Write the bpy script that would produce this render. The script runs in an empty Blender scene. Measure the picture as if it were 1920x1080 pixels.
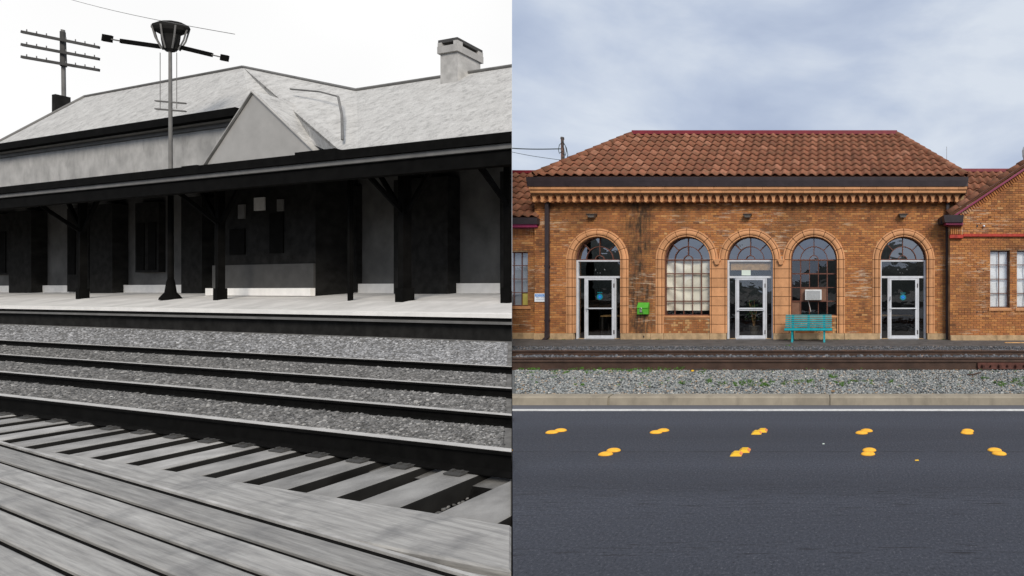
import bpy, bmesh, math, random
import numpy as np
from mathutils import Vector, Matrix

random.seed(7)
rng = np.random.default_rng(7)
PI = math.pi
sc = bpy.context.scene
C = sc.collection

# ------------------------------------------------------------------ camera, sky, sun, exposure
F, CX, CY, EYE = 820.0, 1540.0, 545.0, 1.7        # focal length and optical axis in photo pixels, eye height
cam_d = bpy.data.cameras.new('camera')
cam = bpy.data.objects.new('camera', cam_d); C.objects.link(cam)
cam.location = (0, 0, EYE); cam.rotation_euler = (PI / 2, 0, 0)
cam_d.sensor_fit = 'HORIZONTAL'; cam_d.sensor_width = 36.0
cam_d.lens = F / 1920 * 36.0
cam_d.shift_x = (960 - CX) / 1920; cam_d.shift_y = (CY - 540) / 1920
cam_d.clip_start = 0.05; cam_d.clip_end = 6000
sc.camera = cam

SUN_EL, SUN_AZ = math.radians(36), math.radians(148)   # behind the viewer, a little to the right
w = bpy.data.worlds.new('World'); sc.world = w; w.use_nodes = True
nt = w.node_tree; N = nt.nodes; L = nt.links
for n in list(N): N.remove(n)
def wn(t, **k):
    n = N.new(t)
    for a, v in k.items(): setattr(n, a, v)
    return n
out = wn('ShaderNodeOutputWorld'); bg = wn('ShaderNodeBackground'); L.new(bg.outputs[0], out.inputs[0])
bg.inputs[1].default_value = 0.1
sky = wn('ShaderNodeTexSky', sky_type='NISHITA', sun_disc=False)
sky.sun_elevation = SUN_EL; sky.sun_rotation = SUN_AZ; sky.air_density = 1.2; sky.dust_density = 2.0
tc = wn('ShaderNodeTexCoord')
sep = wn('ShaderNodeSeparateXYZ'); L.new(tc.outputs['Generated'], sep.inputs[0])
def wm(op, a, b=None, clamp=False):
    n = wn('ShaderNodeMath', operation=op, use_clamp=clamp)
    for i, v in enumerate((a, b)):
        if v is None: continue
        if isinstance(v, (int, float)): n.inputs[i].default_value = v
        else: L.new(v, n.inputs[i])
    return n.outputs[0]
# soft broken overcast, flattened towards the horizon
mp = wn('ShaderNodeMapping'); mp.inputs['Scale'].default_value = (1.0, 1.0, 2.3); mp.inputs['Location'].default_value = (1.7, 0.3, 0.4); mp.inputs['Rotation'].default_value = (0, math.radians(-24), 0)
L.new(tc.outputs['Generated'], mp.inputs[0])
nz = wn('ShaderNodeTexNoise'); nz.inputs['Scale'].default_value = 2.1; nz.inputs['Detail'].default_value = 6; nz.inputs['Roughness'].default_value = 0.53; nz.inputs['Distortion'].default_value = 0.25
L.new(mp.outputs[0], nz.inputs['Vector'])
cr = wn('ShaderNodeValToRGB'); e = cr.color_ramp.elements
e[0].position = 0.34; e[0].color = (3.9, 4.65, 6.3, 1)
e[1].position = 0.66; e[1].color = (7.1, 7.7, 8.6, 1)
m_ = cr.color_ramp.elements.new(0.50); m_.color = (5.2, 5.95, 7.4, 1)
L.new(nz.outputs[0], cr.inputs[0])
mixc = wn('ShaderNodeMix', data_type='RGBA'); mixc.inputs[0].default_value = 0.95
L.new(sky.outputs[0], mixc.inputs[6]); L.new(cr.outputs[0], mixc.inputs[7])
# the older half of the place stands under a plain white overcast; it runs from the seam round to the left
SEAM_K = (960 - CX) / F                                  # X / Y of the seam between the two halves
SN = Vector((1.0, -SEAM_K, 0.0)).normalized()            # points to the modern half
dotp = wm('ADD', wm('MULTIPLY', sep.outputs[0], SN.x), wm('MULTIPLY', sep.outputs[1], SN.y))
left1 = wm('LESS_THAN', dotp, 0.0)
mr = wn('ShaderNodeMapRange', interpolation_type='SMOOTHSTEP'); L.new(sep.outputs[1], mr.inputs[0])
mr.inputs[1].default_value = -0.35; mr.inputs[2].default_value = 0.15
leftf = wm('MULTIPLY', left1, mr.outputs[0])
nz2 = wn('ShaderNodeTexNoise'); nz2.inputs['Scale'].default_value = 3.0; L.new(tc.outputs['Generated'], nz2.inputs['Vector'])
cr2 = wn('ShaderNodeValToRGB'); e = cr2.color_ramp.elements
e[0].position = 0.35; e[0].color = (9.4, 9.4, 9.4, 1); e[1].position = 0.6; e[1].color = (10.2, 10.2, 10.2, 1)
L.new(nz2.outputs[0], cr2.inputs[0])
mixl = wn('ShaderNodeMix', data_type='RGBA'); L.new(leftf, mixl.inputs[0]); L.new(mixc.outputs[2], mixl.inputs[6]); L.new(cr2.outputs[0], mixl.inputs[7])
L.new(mixl.outputs[2], bg.inputs[0])

sl = bpy.data.lights.new('sun', 'SUN'); sl.energy = 2.9; sl.angle = math.radians(22); sl.color = (1, 0.93, 0.84)
sun = bpy.data.objects.new('sun', sl); C.objects.link(sun)
sd = Vector((math.cos(SUN_EL) * math.sin(SUN_AZ), math.cos(SUN_EL) * math.cos(SUN_AZ), math.sin(SUN_EL)))
sun.rotation_euler = sd.to_track_quat('Z', 'Y').to_euler()
sc.view_settings.view_transform = 'Standard'; sc.view_settings.look = 'None'
sc.view_settings.exposure = 0.0; sc.view_settings.gamma = 1.0
sc.view_settings.use_curve_mapping = False

# ------------------------------------------------------------------ helpers
def X_(px, Y): return (px - CX) / F * Y
def Z_(py, Y): return EYE + (CY - py) / F * Y

SIDE = {}          # object name -> 'L' or 'R' (which half it belongs to, for the cut along the seam)
cur_side = ['R']
def link(o, parent=None):
    C.objects.link(o)
    if parent is not None: o.parent = parent
    SIDE[o.name] = cur_side[0]
    return o
def tag(o, label=None, cat=None, group=None, kind=None):
    if label: o['label'] = label
    if cat: o['category'] = cat
    if group: o['group'] = group
    if kind: o['kind'] = kind
    return o
def empty(name, loc=(0, 0, 0)):
    o = bpy.data.objects.new(name, None); o.location = loc
    o.empty_display_size = 0.1
    return link(o)

class MB:
    """collects faces for ONE mesh"""
    def __init__(s): s.v = []; s.f = []; s.t = []
    def add(s, verts, faces, tone=0.5):
        b = len(s.v); s.v.extend([tuple(q) for q in verts])
        for f in faces:
            s.f.append([i + b for i in f]); s.t.append(tone)
        return s
    def box(s, x0, x1, y0, y1, z0, z1, tone=0.5):
        return s.add([(x0,y0,z0),(x1,y0,z0),(x1,y1,z0),(x0,y1,z0),(x0,y0,z1),(x1,y0,z1),(x1,y1,z1),(x0,y1,z1)],
                     [(0,1,5,4),(1,2,6,5),(2,3,7,6),(3,0,4,7),(4,5,6,7),(3,2,1,0)], tone)
    def obox(s, o, ax, ay, az, tone=0.5):
        """box from corner o along three edge vectors"""
        o, ax, ay, az = map(Vector, (o, ax, ay, az))
        p = [o, o+ax, o+ax+ay, o+ay, o+az, o+ax+az, o+ax+ay+az, o+ay+az]
        return s.add(p, [(0,1,5,4),(1,2,6,5),(2,3,7,6),(3,0,4,7),(4,5,6,7),(3,2,1,0)], tone)
    def bar(s, a, b, wd, hd, tone=0.5, up=(0,0,1)):
        a, b = Vector(a), Vector(b); d = (b - a).normalized(); u = Vector(up)
        if abs(d.dot(u)) > 0.95: u = Vector((0, 1, 0))
        sx = d.cross(u).normalized(); sz = sx.cross(d)
        return s.obox(a - sx*wd/2 - sz*hd/2, b - a, sx*wd, sz*hd, tone)
    def prism(s, poly, y0, y1, tone=0.5, axis='y'):
        """poly: (x,z) pairs extruded in y; axis 'x': (y,z) pairs extruded in x"""
        n = len(poly)
        if axis == 'y':
            vs = [(x, y0, z) for x, z in poly] + [(x, y1, z) for x, z in poly]
        else:
            vs = [(y0, x, z) for x, z in poly] + [(y1, x, z) for x, z in poly]
        fs = [tuple(range(n)), tuple(range(2*n-1, n-1, -1))] + [(i, n+i, n+(i+1) % n, (i+1) % n) for i in range(n)]
        return s.add(vs, fs, tone)
    def cyl(s, a, b, r0, r1=None, n=10, tone=0.5):
        a, b = Vector(a), Vector(b); r1 = r0 if r1 is None else r1
        d = (b - a).normalized(); u = Vector((0,0,1)) if abs(d.z) < 0.9 else Vector((1,0,0))
        sx = d.cross(u).normalized(); sy = d.cross(sx)
        vs = []
        for c, r in ((a, r0), (b, r1)):
            for i in range(n):
                t = 2*PI*i/n; vs.append(c + sx*math.cos(t)*r + sy*math.sin(t)*r)
        return s.add(vs, [(i, (i+1) % n, n+(i+1) % n, n+i) for i in range(n)] + [tuple(range(n-1, -1, -1)), tuple(range(n, 2*n))], tone)
    def tube(s, pts, r, n=6, tone=0.5):
        for a, b in zip(pts[:-1], pts[1:]): s.cyl(a, b, r, r, n, tone)
        return s
    def lathe(s, c, prof, n=16, tone=0.5):
        c = Vector(c); vs = []
        for r, z in prof:
            for i in range(n):
                t = 2*PI*i/n; vs.append(c + Vector((math.cos(t)*r, math.sin(t)*r, z)))
        fs = [(k*n+i, k*n+(i+1) % n, (k+1)*n+(i+1) % n, (k+1)*n+i) for k in range(len(prof)-1) for i in range(n)]
        fs += [tuple(range(n-1, -1, -1)), tuple(range((len(prof)-1)*n, len(prof)*n))]
        return s.add(vs, fs, tone)
    def mesh(s, name):
        me = bpy.data.meshes.new(name); me.from_pydata(s.v, [], s.f)
        at = me.attributes.new('tone', 'FLOAT', 'FACE'); at.data.foreach_set('value', s.t)
        bm = bmesh.new(); bm.from_mesh(me); bmesh.ops.recalc_face_normals(bm, faces=bm.faces[:]); bm.to_mesh(me); bm.free()
        return me
    def build(s, name, mt, parent=None, smooth=False, bevel=0):
        me = s.mesh(name); me.materials.append(mt)
        if smooth: me.polygons.foreach_set('use_smooth', [True]*len(me.polygons))
        o = link(bpy.data.objects.new(name, me), parent)
        if bevel:
            md = o.modifiers.new('bevel', 'BEVEL'); md.width = bevel; md.segments = 1; md.limit_method = 'ANGLE'
        return o
def inst(name, me, loc=(0,0,0), parent=None, rot=None):
    o = bpy.data.objects.new(name, me); o.location = loc
    if rot: o.rotation_euler = rot
    return link(o, parent)

def big_mesh(name, verts, faces, tone, mt, parent=None):
    """numpy arrays of triangles -> one mesh"""
    me = bpy.data.meshes.new(name); nv, nf = len(verts), len(faces)
    me.vertices.add(nv); me.vertices.foreach_set('co', np.asarray(verts, np.float32).ravel())
    me.loops.add(nf*3); me.loops.foreach_set('vertex_index', np.asarray(faces, np.int32).ravel())
    me.polygons.add(nf); me.polygons.foreach_set('loop_start', np.arange(0, nf*3, 3, dtype=np.int32))
    me.update(calc_edges=True)
    at = me.attributes.new('tone', 'FLOAT', 'FACE'); at.data.foreach_set('value', np.asarray(tone, np.float32))
    me.materials.append(mt)
    return link(bpy.data.objects.new(name, me), parent)

# ------------------------------------------------------------------ materials
class NB:
    def __init__(s, mt):
        s.t = mt.node_tree; s.n = s.t.nodes; s.l = s.t.links
    def new(s, ty, **k):
        n = s.n.new(ty)
        for a, v in k.items(): setattr(n, a, v)
        return n
    def set(s, sock, v):
        if hasattr(v, 'is_output') or isinstance(v, bpy.types.NodeSocket): s.l.new(v, sock)
        else: sock.default_value = v
    def math(s, op, a, b=0.0, clamp=False):
        n = s.new('ShaderNodeMath', operation=op, use_clamp=clamp); s.set(n.inputs[0], a); s.set(n.inputs[1], b); return n.outputs[0]
    def pos(s): return s.new('ShaderNodeNewGeometry').outputs['Position']
    def scaled(s, sx, sy, sz, rot=0):
        m = s.new('ShaderNodeMapping'); s.l.new(s.pos(), m.inputs[0]); m.inputs['Scale'].default_value = (sx, sy, sz)
        m.inputs['Rotation'].default_value = (0, 0, rot)
        return m.outputs[0]
    def noise(s, scale, detail=4, rough=0.55, vec=None, dist=0):
        n = s.new('ShaderNodeTexNoise'); n.inputs['Scale'].default_value = scale; n.inputs['Detail'].default_value = detail
        n.inputs['Roughness'].default_value = rough; n.inputs['Distortion'].default_value = dist
        s.l.new(vec if vec is not None else s.pos(), n.inputs['Vector']); return n.outputs[0]
    def rng(s, v, a, b, c=0.0, d=1.0):
        n = s.new('ShaderNodeMapRange'); s.set(n.inputs[0], v)
        for i, q in enumerate((a, b, c, d)): n.inputs[i+1].default_value = q
        return n.outputs[0]
    def ramp(s, v, stops, const=False):
        n = s.new('ShaderNodeValToRGB'); r = n.color_ramp
        if const: r.interpolation = 'CONSTANT'
        while len(r.elements) < len(stops): r.elements.new(0.5)
        for el, (p, c) in zip(r.elements, stops): el.position = p; el.color = (*c, 1)
        s.set(n.inputs[0], v); return n.outputs[0]
    def mix(s, f, a, b, mode='MIX'):
        n = s.new('ShaderNodeMix', data_type='RGBA', blend_type=mode); s.set(n.inputs[0], f)
        for i, v in ((6, a), (7, b)):
            if isinstance(v, tuple): v = (*v[:3], 1)
            s.set(n.inputs[i], v)
        return n.outputs[2]
    def attr(s): 
        return s.new('ShaderNodeAttribute', attribute_name='tone').outputs['Fac']
    def bump(s, h, strength, dist=0.01):
        n = s.new('ShaderNodeBump'); n.inputs['Strength'].default_value = strength; n.inputs['Distance'].default_value = dist
        s.l.new(h, n.inputs['Height']); return n.outputs[0]

def base(name, rough=0.8, metal=0.0, spec=0.35):
    mt = bpy.data.materials.new(name); mt.use_nodes = True
    b = mt.node_tree.nodes['Principled BSDF']; b.inputs['Roughness'].default_value = rough; b.inputs['Metallic'].default_value = metal
    b.inputs['Specular IOR Level'].default_value = spec
    return mt, NB(mt), b
def plain(name, col, rough=0.7, var=0.25, scale=6.0, bump=0.0, bscale=60, metal=0.0, spec=0.35, dirt=0.0, tone=0.0):
    """colour with blotches, optional fine relief and grime"""
    mt, nb, b = base(name, rough, metal, spec)
    lo = tuple(c*(1-var) for c in col); hi = tuple(min(1, c*(1+var)) for c in col)
    c = nb.mix(nb.rng(nb.noise(scale), 0.3, 0.7), lo, hi)
    if tone:
        k = nb.rng(nb.attr(), 0, 1, 1-tone, 1+tone)
        cc = nb.new('ShaderNodeCombineXYZ')
        for i in range(3): nb.l.new(k, cc.inputs[i])
        c = nb.mix(1.0, c, cc.outputs[0], 'MULTIPLY')
    if dirt:
        d = nb.rng(nb.noise(2.3, 6, 0.65, nb.scaled(1.6, 1.6, 0.5)), 0.5, 0.72)
        c = nb.mix(nb.math('MULTIPLY', d, dirt), c, tuple(q*0.3 for q in col))
    nb.set(b.inputs['Base Color'], c)
    if bump: nb.set(b.inputs['Normal'], nb.bump(nb.noise(bscale, 5, 0.6), bump))
    return mt

def brick_mat():
    mt, nb, b = base('brick', 0.9, spec=0.2)
    t = nb.attr()
    col = nb.ramp(t, [(0.0, (0.19, 0.078, 0.036)), (0.18, (0.35, 0.137, 0.057)), (0.45, (0.445, 0.175, 0.062)), (0.72, (0.515, 0.218, 0.073)), (0.92, (0.59, 0.275, 0.098)), (1.0, (0.66, 0.40, 0.18))])
    n1 = nb.rng(nb.noise(38, 5, 0.7), 0.25, 0.75, 0.72, 1.2)
    cc = nb.new('ShaderNodeCombineXYZ')
    for i in range(3): nb.l.new(n1, cc.inputs[i])
    col = nb.mix(1.0, col, cc.outputs[0], 'MULTIPLY')
    col = nb.mix(grime(nb), col, (0.055, 0.038, 0.026))
    eff = nb.math('MULTIPLY', efflo(nb), 0.5)
    col = nb.mix(eff, col, (0.62, 0.48, 0.34))
    nb.set(b.inputs['Base Color'], col)
    nb.set(b.inputs['Normal'], nb.bump(nb.noise(90, 4, 0.7), 0.5, 0.006))
    return mt
def grime(nb):
    """old water stains: broad soft patches, runs below the cornice and one long run beside the first door"""
    a = nb.rng(nb.noise(0.75, 6, 0.6, nb.scaled(1.0, 1, 0.55)), 0.47, 0.70, 0, 0.62)
    sp = nb.new('ShaderNodeSeparateXYZ'); nb.l.new(nb.pos(), sp.inputs[0])
    wob = nb.math('MULTIPLY', nb.math('SUBTRACT', nb.noise(1.6, 4), 0.5), 1.3)
    dx = nb.math('ABSOLUTE', nb.math('ADD', nb.math('ADD', sp.outputs[0], 6.35), wob))
    run = nb.math('MULTIPLY', nb.rng(dx, 0.08, 0.85, 1.0, 0.0), nb.rng(nb.noise(6, 4, 0.6, nb.scaled(2.0, 1, 0.4)), 0.3, 0.62, 0.25, 1))
    return nb.math('MAXIMUM', a, run)
def efflo(nb):
    """white salts that came out along the joints in patches"""
    m = nb.rng(nb.noise(0.62, 3, 0.6, nb.scaled(0.8, 1, 1.5)), 0.49, 0.58)
    s = nb.rng(nb.noise(1.0, 4, 0.7, nb.scaled(1.7, 1, 13.0)), 0.53, 0.61)
    return nb.math('MULTIPLY', m, s)
def mortar_mat():
    mt, nb, b = base('mortar', 0.95, spec=0.1)
    col = nb.mix(nb.rng(nb.noise(2.2, 6, 0.7), 0.3, 0.7), (0.17, 0.098, 0.052), (0.50, 0.33, 0.18))
    col = nb.mix(nb.math('MULTIPLY', grime(nb), 0.8), col, (0.06, 0.045, 0.03))
    col = nb.mix(efflo(nb), col, (0.74, 0.63, 0.48))
    nb.set(b.inputs['Base Color'], col); nb.set(b.inputs['Normal'], nb.bump(nb.noise(120, 3), 0.4, 0.004))
    return mt
def tile_mat():
    mt, nb, b = base('clay_tile', 0.85, spec=0.25)
    col = nb.ramp(nb.attr(), [(0, (0.18, 0.070, 0.043)), (0.3, (0.235, 0.090, 0.052)), (0.7, (0.29, 0.112, 0.063)), (1.0, (0.42, 0.19, 0.12))])
    col = nb.mix(nb.rng(nb.noise(7, 6, 0.7), 0.42, 0.7, 0, 0.75), col, (0.105, 0.075, 0.042))
    col = nb.mix(nb.rng(nb.noise(45, 4, 0.7), 0.55, 0.75, 0, 0.4), col, (0.30, 0.22, 0.13))
    nb.set(b.inputs['Base Color'], col); nb.set(b.inputs['Normal'], nb.bump(nb.noise(70, 4, 0.7), 0.35, 0.006))
    return mt
def asphalt_mat():
    mt, nb, b = base('asphalt', 0.78, spec=0.4)
    g = nb.ramp(nb.noise(48, 5, 0.9), [(0.34, (0.011, 0.013, 0.017)), (0.44, (0.040, 0.045, 0.058)), (0.56, (0.060, 0.066, 0.083)), (0.64, (0.115, 0.122, 0.14)), (0.70, (0.34, 0.34, 0.35))])
    bands = nb.rng(nb.noise(1.0, 4, 0.55, nb.scaled(0.06, 1.1, 1)), 0.3, 0.7, 0.74, 1.2)
    cc = nb.new('ShaderNodeCombineXYZ')
    for i in range(3): nb.l.new(bands, cc.inputs[i])
    col = nb.mix(1.0, g, cc.outputs[0], 'MULTIPLY')
    sp = nb.new('ShaderNodeSeparateXYZ'); nb.l.new(nb.pos(), sp.inputs[0])
    # torn streaks left by the paver, in two strips along the road
    st = nb.rng(nb.noise(1.0, 5, 0.6, nb.scaled(2.6, 60, 1)), 0.57, 0.63)
    def strip(y, h): return nb.rng(nb.math('ABSOLUTE', nb.math('SUBTRACT', sp.outputs[1], y)), 0, h, 1, 0)
    zone = nb.math('MAXIMUM', strip(2.87, 0.12), nb.math('MULTIPLY', strip(3.6, 0.5), 0.45))
    col = nb.mix(nb.math('MULTIPLY', nb.math('MULTIPLY', st, nb.rng(zone, 0, 0.35)), 0.85), col, (0.018, 0.018, 0.022))
    seam = nb.math('MULTIPLY', nb.rng(nb.math('ABSOLUTE', nb.math('ADD', nb.math('SUBTRACT', sp.outputs[1], 4.615), nb.math('MULTIPLY', nb.math('SUBTRACT', nb.noise(0.9), 0.5), 0.03))), 0.004, 0.014, 1, 0), nb.rng(nb.noise(3.0), 0.38, 0.55))
    col = nb.mix(nb.math('MULTIPLY', seam, 0.8), col, (0.02, 0.02, 0.022))
    nb.set(b.inputs['Base Color'], col)
    nb.set(b.inputs['Normal'], nb.bump(nb.noise(170, 4, 0.8), 0.7, 0.008))
    return mt
def glass_mat(name, refl, tint, wob=0.02):
    mt = bpy.data.materials.new(name); mt.use_nodes = True; nb = NB(mt); nb.n.clear()
    o = nb.new('ShaderNodeOutputMaterial'); mx = nb.new('ShaderNodeMixShader'); tr = nb.new('ShaderNodeBsdfTransparent'); gl = nb.new('ShaderNodeBsdfGlossy')
    gl.inputs['Roughness'].default_value = 0.015; gl.inputs['Color'].default_value = (0.92, 0.95, 1, 1); tr.inputs['Color'].default_value = (*tint, 1)
    mx.inputs[0].default_value = refl+0.05
    nb.l.new(nb.bump(nb.noise(2.2, 2, 0.5, dist=0.6), wob, 0.3), gl.inputs['Normal'])
    nb.l.new(tr.outputs[0], mx.inputs[1]); nb.l.new(gl.outputs[0], mx.inputs[2]); nb.l.new(mx.outputs[0], o.inputs[0])
    return mt
def grey(name, v, rough=0.85, var=0.25, scale=5, bump=0.0, bscale=40, **k): return plain(name, (v*1.03, v, v*0.94), rough, var, scale, bump, bscale, **k)
def stone_mat(name, stops, rough=0.85):
    mt, nb, b = base(name, rough, spec=0.3)
    col = nb.ramp(nb.attr(), stops)
    col = nb.mix(nb.rng(nb.noise(70, 4, 0.6), 0.3, 0.7, 0, 0.35), col, (0.06, 0.06, 0.06))
    nb.set(b.inputs['Base Color'], col); return mt

M = {}
M['brick'] = brick_mat(); M['mortar'] = mortar_mat(); M['tile'] = tile_mat(); M['asphalt'] = asphalt_mat()
M['terracotta'] = plain('terracotta', (0.60, 0.295, 0.135), 0.75, 0.14, 3.0, 0.15, 80, dirt=0.35, tone=0.16)
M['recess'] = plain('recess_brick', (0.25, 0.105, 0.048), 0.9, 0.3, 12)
M['joint'] = plain('terracotta_joint', (0.07, 0.045, 0.03), 0.95)
M['plinth'] = plain('plinth_stone', (0.46, 0.32, 0.18), 0.9, 0.22, 5, 0.3, 60, dirt=0.7)
M['gutter'] = plain('brown_gutter', (0.040, 0.030, 0.034), 0.5, 0.2, 4, dirt=0.2)
M['crimson'] = plain('crimson_paint', (0.21, 0.024, 0.034), 0.5, 0.18, 4, dirt=0.2)
M['magenta'] = plain('magenta_paint', (0.25, 0.026, 0.085), 0.5, 0.15, 4)
M['red'] = plain('red_paint', (0.42, 0.045, 0.028), 0.7, 0.3, 9, 0.3, 40)
M['alu'] = plain('white_aluminium', (0.66, 0.68, 0.71), 0.4, 0.08, 5, metal=0.15, dirt=0.25)
M['sash'] = plain('brown_sash_paint', (0.13, 0.050, 0.032), 0.6, 0.3, 14)
M['glass'] = glass_mat('window_glass', 0.09, (0.93, 0.94, 0.94), 0.010)
M['fan_glass'] = glass_mat('fanlight_glass', 0.24, (0.5, 0.52, 0.55), 0.012)
M['door_glass'] = glass_mat('door_glass', 0.055, (0.86, 0.88, 0.88), 0.012)
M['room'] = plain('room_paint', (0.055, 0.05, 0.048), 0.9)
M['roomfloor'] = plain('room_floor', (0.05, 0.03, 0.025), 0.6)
M['blind'] = plain('cream_blind', (0.88, 0.83, 0.69), 0.9, 0.06, 3)
M['blueblind'] = plain('white_blind', (0.93, 0.95, 0.97), 0.9, 0.03, 3)
M['greyblind'] = plain('grey_blind', (0.36, 0.40, 0.46), 0.9, 0.1, 3)
M['yellowpane'] = plain('yellow_pane', (0.42, 0.36, 0.09), 0.6, 0.1)
M['boardpane'] = plain('brown_board', (0.19, 0.10, 0.065), 0.8, 0.15)
M['wood'] = plain('raw_wood', (0.62, 0.36, 0.15), 0.8, 0.25, 9)
M['paper'] = plain('pale_paper', (0.66, 0.74, 0.66), 0.9, 0.05)
M['lampbody'] = plain('dark_lamp_metal', (0.06, 0.05, 0.045), 0.5, 0.2)
M['lamplens'] = plain('lamp_lens', (0.20, 0.18, 0.16), 0.25, 0.1)
M['green'] = plain('green_mailbox_paint', (0.085, 0.36, 0.030), 0.5, 0.08, 5, dirt=0.2)
M['teal'] = plain('teal_bench_paint', (0.004, 0.26, 0.29), 0.4, 0.14, 8, dirt=0.25)
M['steel'] = plain('dull_steel', (0.42, 0.41, 0.39), 0.4, 0.2, metal=0.7)
M['ac'] = plain('ac_casing', (0.66, 0.67, 0.66), 0.5, 0.06, dirt=0.2)
M['acgrille'] = plain('ac_grille', (0.27, 0.28, 0.29), 0.6, 0.1)
M['signwhite'] = plain('sign_white', (0.80, 0.84, 0.88), 0.5, 0.04)
M['signblue'] = plain('sign_blue', (0.03, 0.22, 0.62), 0.5, 0.04)
M['signtext'] = plain('sign_text', (0.22, 0.22, 0.30), 0.5, 0.04)
M['stickerteal'] = plain('sticker_teal', (0.005, 0.20, 0.22), 0.5, 0.04)
M['stickerblue'] = plain('sticker_blue', (0.02, 0.20, 0.85), 0.5, 0.04)
M['concrete'] = plain('kerb_concrete', (0.31, 0.27, 0.205), 0.9, 0.16, 3, 0.35, 90, dirt=0.5)
M['linepaint'] = plain('road_line_paint', (0.66, 0.66, 0.64), 0.7, 0.12, 14, dirt=0.3)
M['shoulder'] = plain('grey_asphalt', (0.115, 0.117, 0.13), 0.85, 0.12, 160, 0.5, 150)
M['platform'] = plain('platform_asphalt', (0.105, 0.098, 0.092), 0.9, 0.25, 2.5, 0.5, 120, dirt=0.5)
M['yellow'] = plain('yellow_marker', (0.90, 0.45, 0.04), 0.65, 0.12, 30, dirt=0.3)
M['yellow2'] = plain('yellow_reflector', (0.86, 0.50, 0.03), 0.35, 0.05, 10)
M['orange'] = plain('orange_reflector', (0.80, 0.27, 0.10), 0.25, 0.05, 10)
M['rust'] = plain('rusty_rail', (0.060, 0.034, 0.023), 0.7, 0.3, 5, 0.3, 60)
M['redrust'] = plain('red_rust', (0.080, 0.028, 0.019), 0.8, 0.35, 9, 0.4, 60)
M['railtop'] = plain('polished_rail', (0.42, 0.42, 0.45), 0.28, 0.1, metal=0.9)
M['tie'] = plain('old_tie', (0.05, 0.04, 0.033), 0.95, 0.3, 6)
M['gravel'] = stone_mat('gravel', [(0, (0.04, 0.045, 0.05)), (0.25, (0.16, 0.175, 0.175)), (0.6, (0.32, 0.335, 0.32)), (0.82, (0.48, 0.48, 0.45)), (0.88, (0.36, 0.22, 0.10)), (1.0, (0.78, 0.76, 0.68))])
M['ballast'] = stone_mat('dark_ballast', [(0, (0.035, 0.036, 0.04)), (0.5, (0.10, 0.105, 0.115)), (0.9, (0.21, 0.21, 0.22)), (1.0, (0.36, 0.25, 0.18))])
M['gravelbed'] = plain('gravel_bed', (0.13, 0.135, 0.13), 0.95, 0.4, 30, 0.8, 60)
M['grass'] = plain('grass_blade', (0.075, 0.165, 0.022), 0.8, 0.35, 9)
M['leaf'] = plain('pot_plant_leaf', (0.06, 0.15, 0.05), 0.6, 0.3, 9)
M['soil'] = plain('bare_soil', (0.12, 0.11, 0.095), 0.95, 0.3, 1.2, 0.5, 20)
M['hill'] = plain('dark_wooded_hill', (0.028, 0.036, 0.030), 0.95, 0.3, 0.03)
M['pole'] = plain('weathered_pole', (0.15, 0.085, 0.065), 0.9, 0.2, 4)
M['wire'] = plain('wire_sheath', (0.045, 0.06, 0.06), 0.7)
M['tin'] = plain('pale_tin', (0.52, 0.55, 0.55), 0.5, 0.1)
M['twig'] = plain('twig_bark', (0.06, 0.035, 0.025), 0.9)
M['pot'] = plain('dark_pot', (0.12, 0.10, 0.08), 0.7)

# =================================================================== SETTING shared by both halves
ME = lambda: MB()
g = ME().add([(-3000,-3000,-0.42),(3000,-3000,-0.42),(3000,3000,-0.42),(-3000,3000,-0.42)], [(0,1,2,3)]).build('ground', M['soil'])
tag(g, kind='structure'); SIDE[g.name] = None
# wooded hills behind the viewer, mirrored in the panes
hv, hf = [], []
for i in range(121):
    t = -1.35 + 2.7*i/120; r = 420
    h = 20 + 11*math.sin(i*0.21) + 7*math.sin(i*0.53+1) + 3*math.sin(i*1.7)
    hx, hy = math.sin(t)*r, -math.cos(t)*r
    hv += [(hx*0.8, hy*0.8, -0.5), (hx*0.9, hy*0.9, h*0.55), (hx, hy, h), (hx*1.2, hy*1.2, -0.5)]
    if i:
        b = 4*(i-1)
        hf += [(b+k, b+k+4, b+k+5, b+k+1) for k in range(3)]
o = ME().add(hv, hf).build('hills', M['hill'], smooth=True); tag(o, kind='structure'); SIDE[o.name] = None

# =================================================================== MODERN HALF (right of the seam)
cur_side[0] = 'R'
XR = 14.0
road = ME().box(-40, 60, -30, 6.475, -0.3, 0.0).build('road', M['asphalt']); tag(road, kind='structure')
o = ME().box(-12, XR, 6.245, 6.475, 0.0, 0.004).build('road_shoulder', M['shoulder']); tag(o, kind='structure')
o = ME().box(-12, XR, 6.18, 6.25, 0.0, 0.008).build('road_edge_line', M['linepaint']); tag(o, kind='structure')
# kerb: long cast sections with open joints
kb = ME().box(-12, XR, 6.50, 6.62, -0.3, 0.10).build('kerb', M['concrete']); tag(kb, kind='structure')
for a, b in ((-12, X_(1142, 6.5)-0.014), (X_(1142, 6.5)+0.014, X_(1556, 6.5)-0.007), (X_(1556, 6.5)+0.007, XR)):
    s = ME(); s.prism([(6.478, -0.28), (6.478, 0.005), (6.484, 0.110), (6.500, 0.128), (6.655, 0.132), (6.655, -0.28)], a, b, axis='x')
    s.build('kerb_section', M['concrete'], kb)
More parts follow.
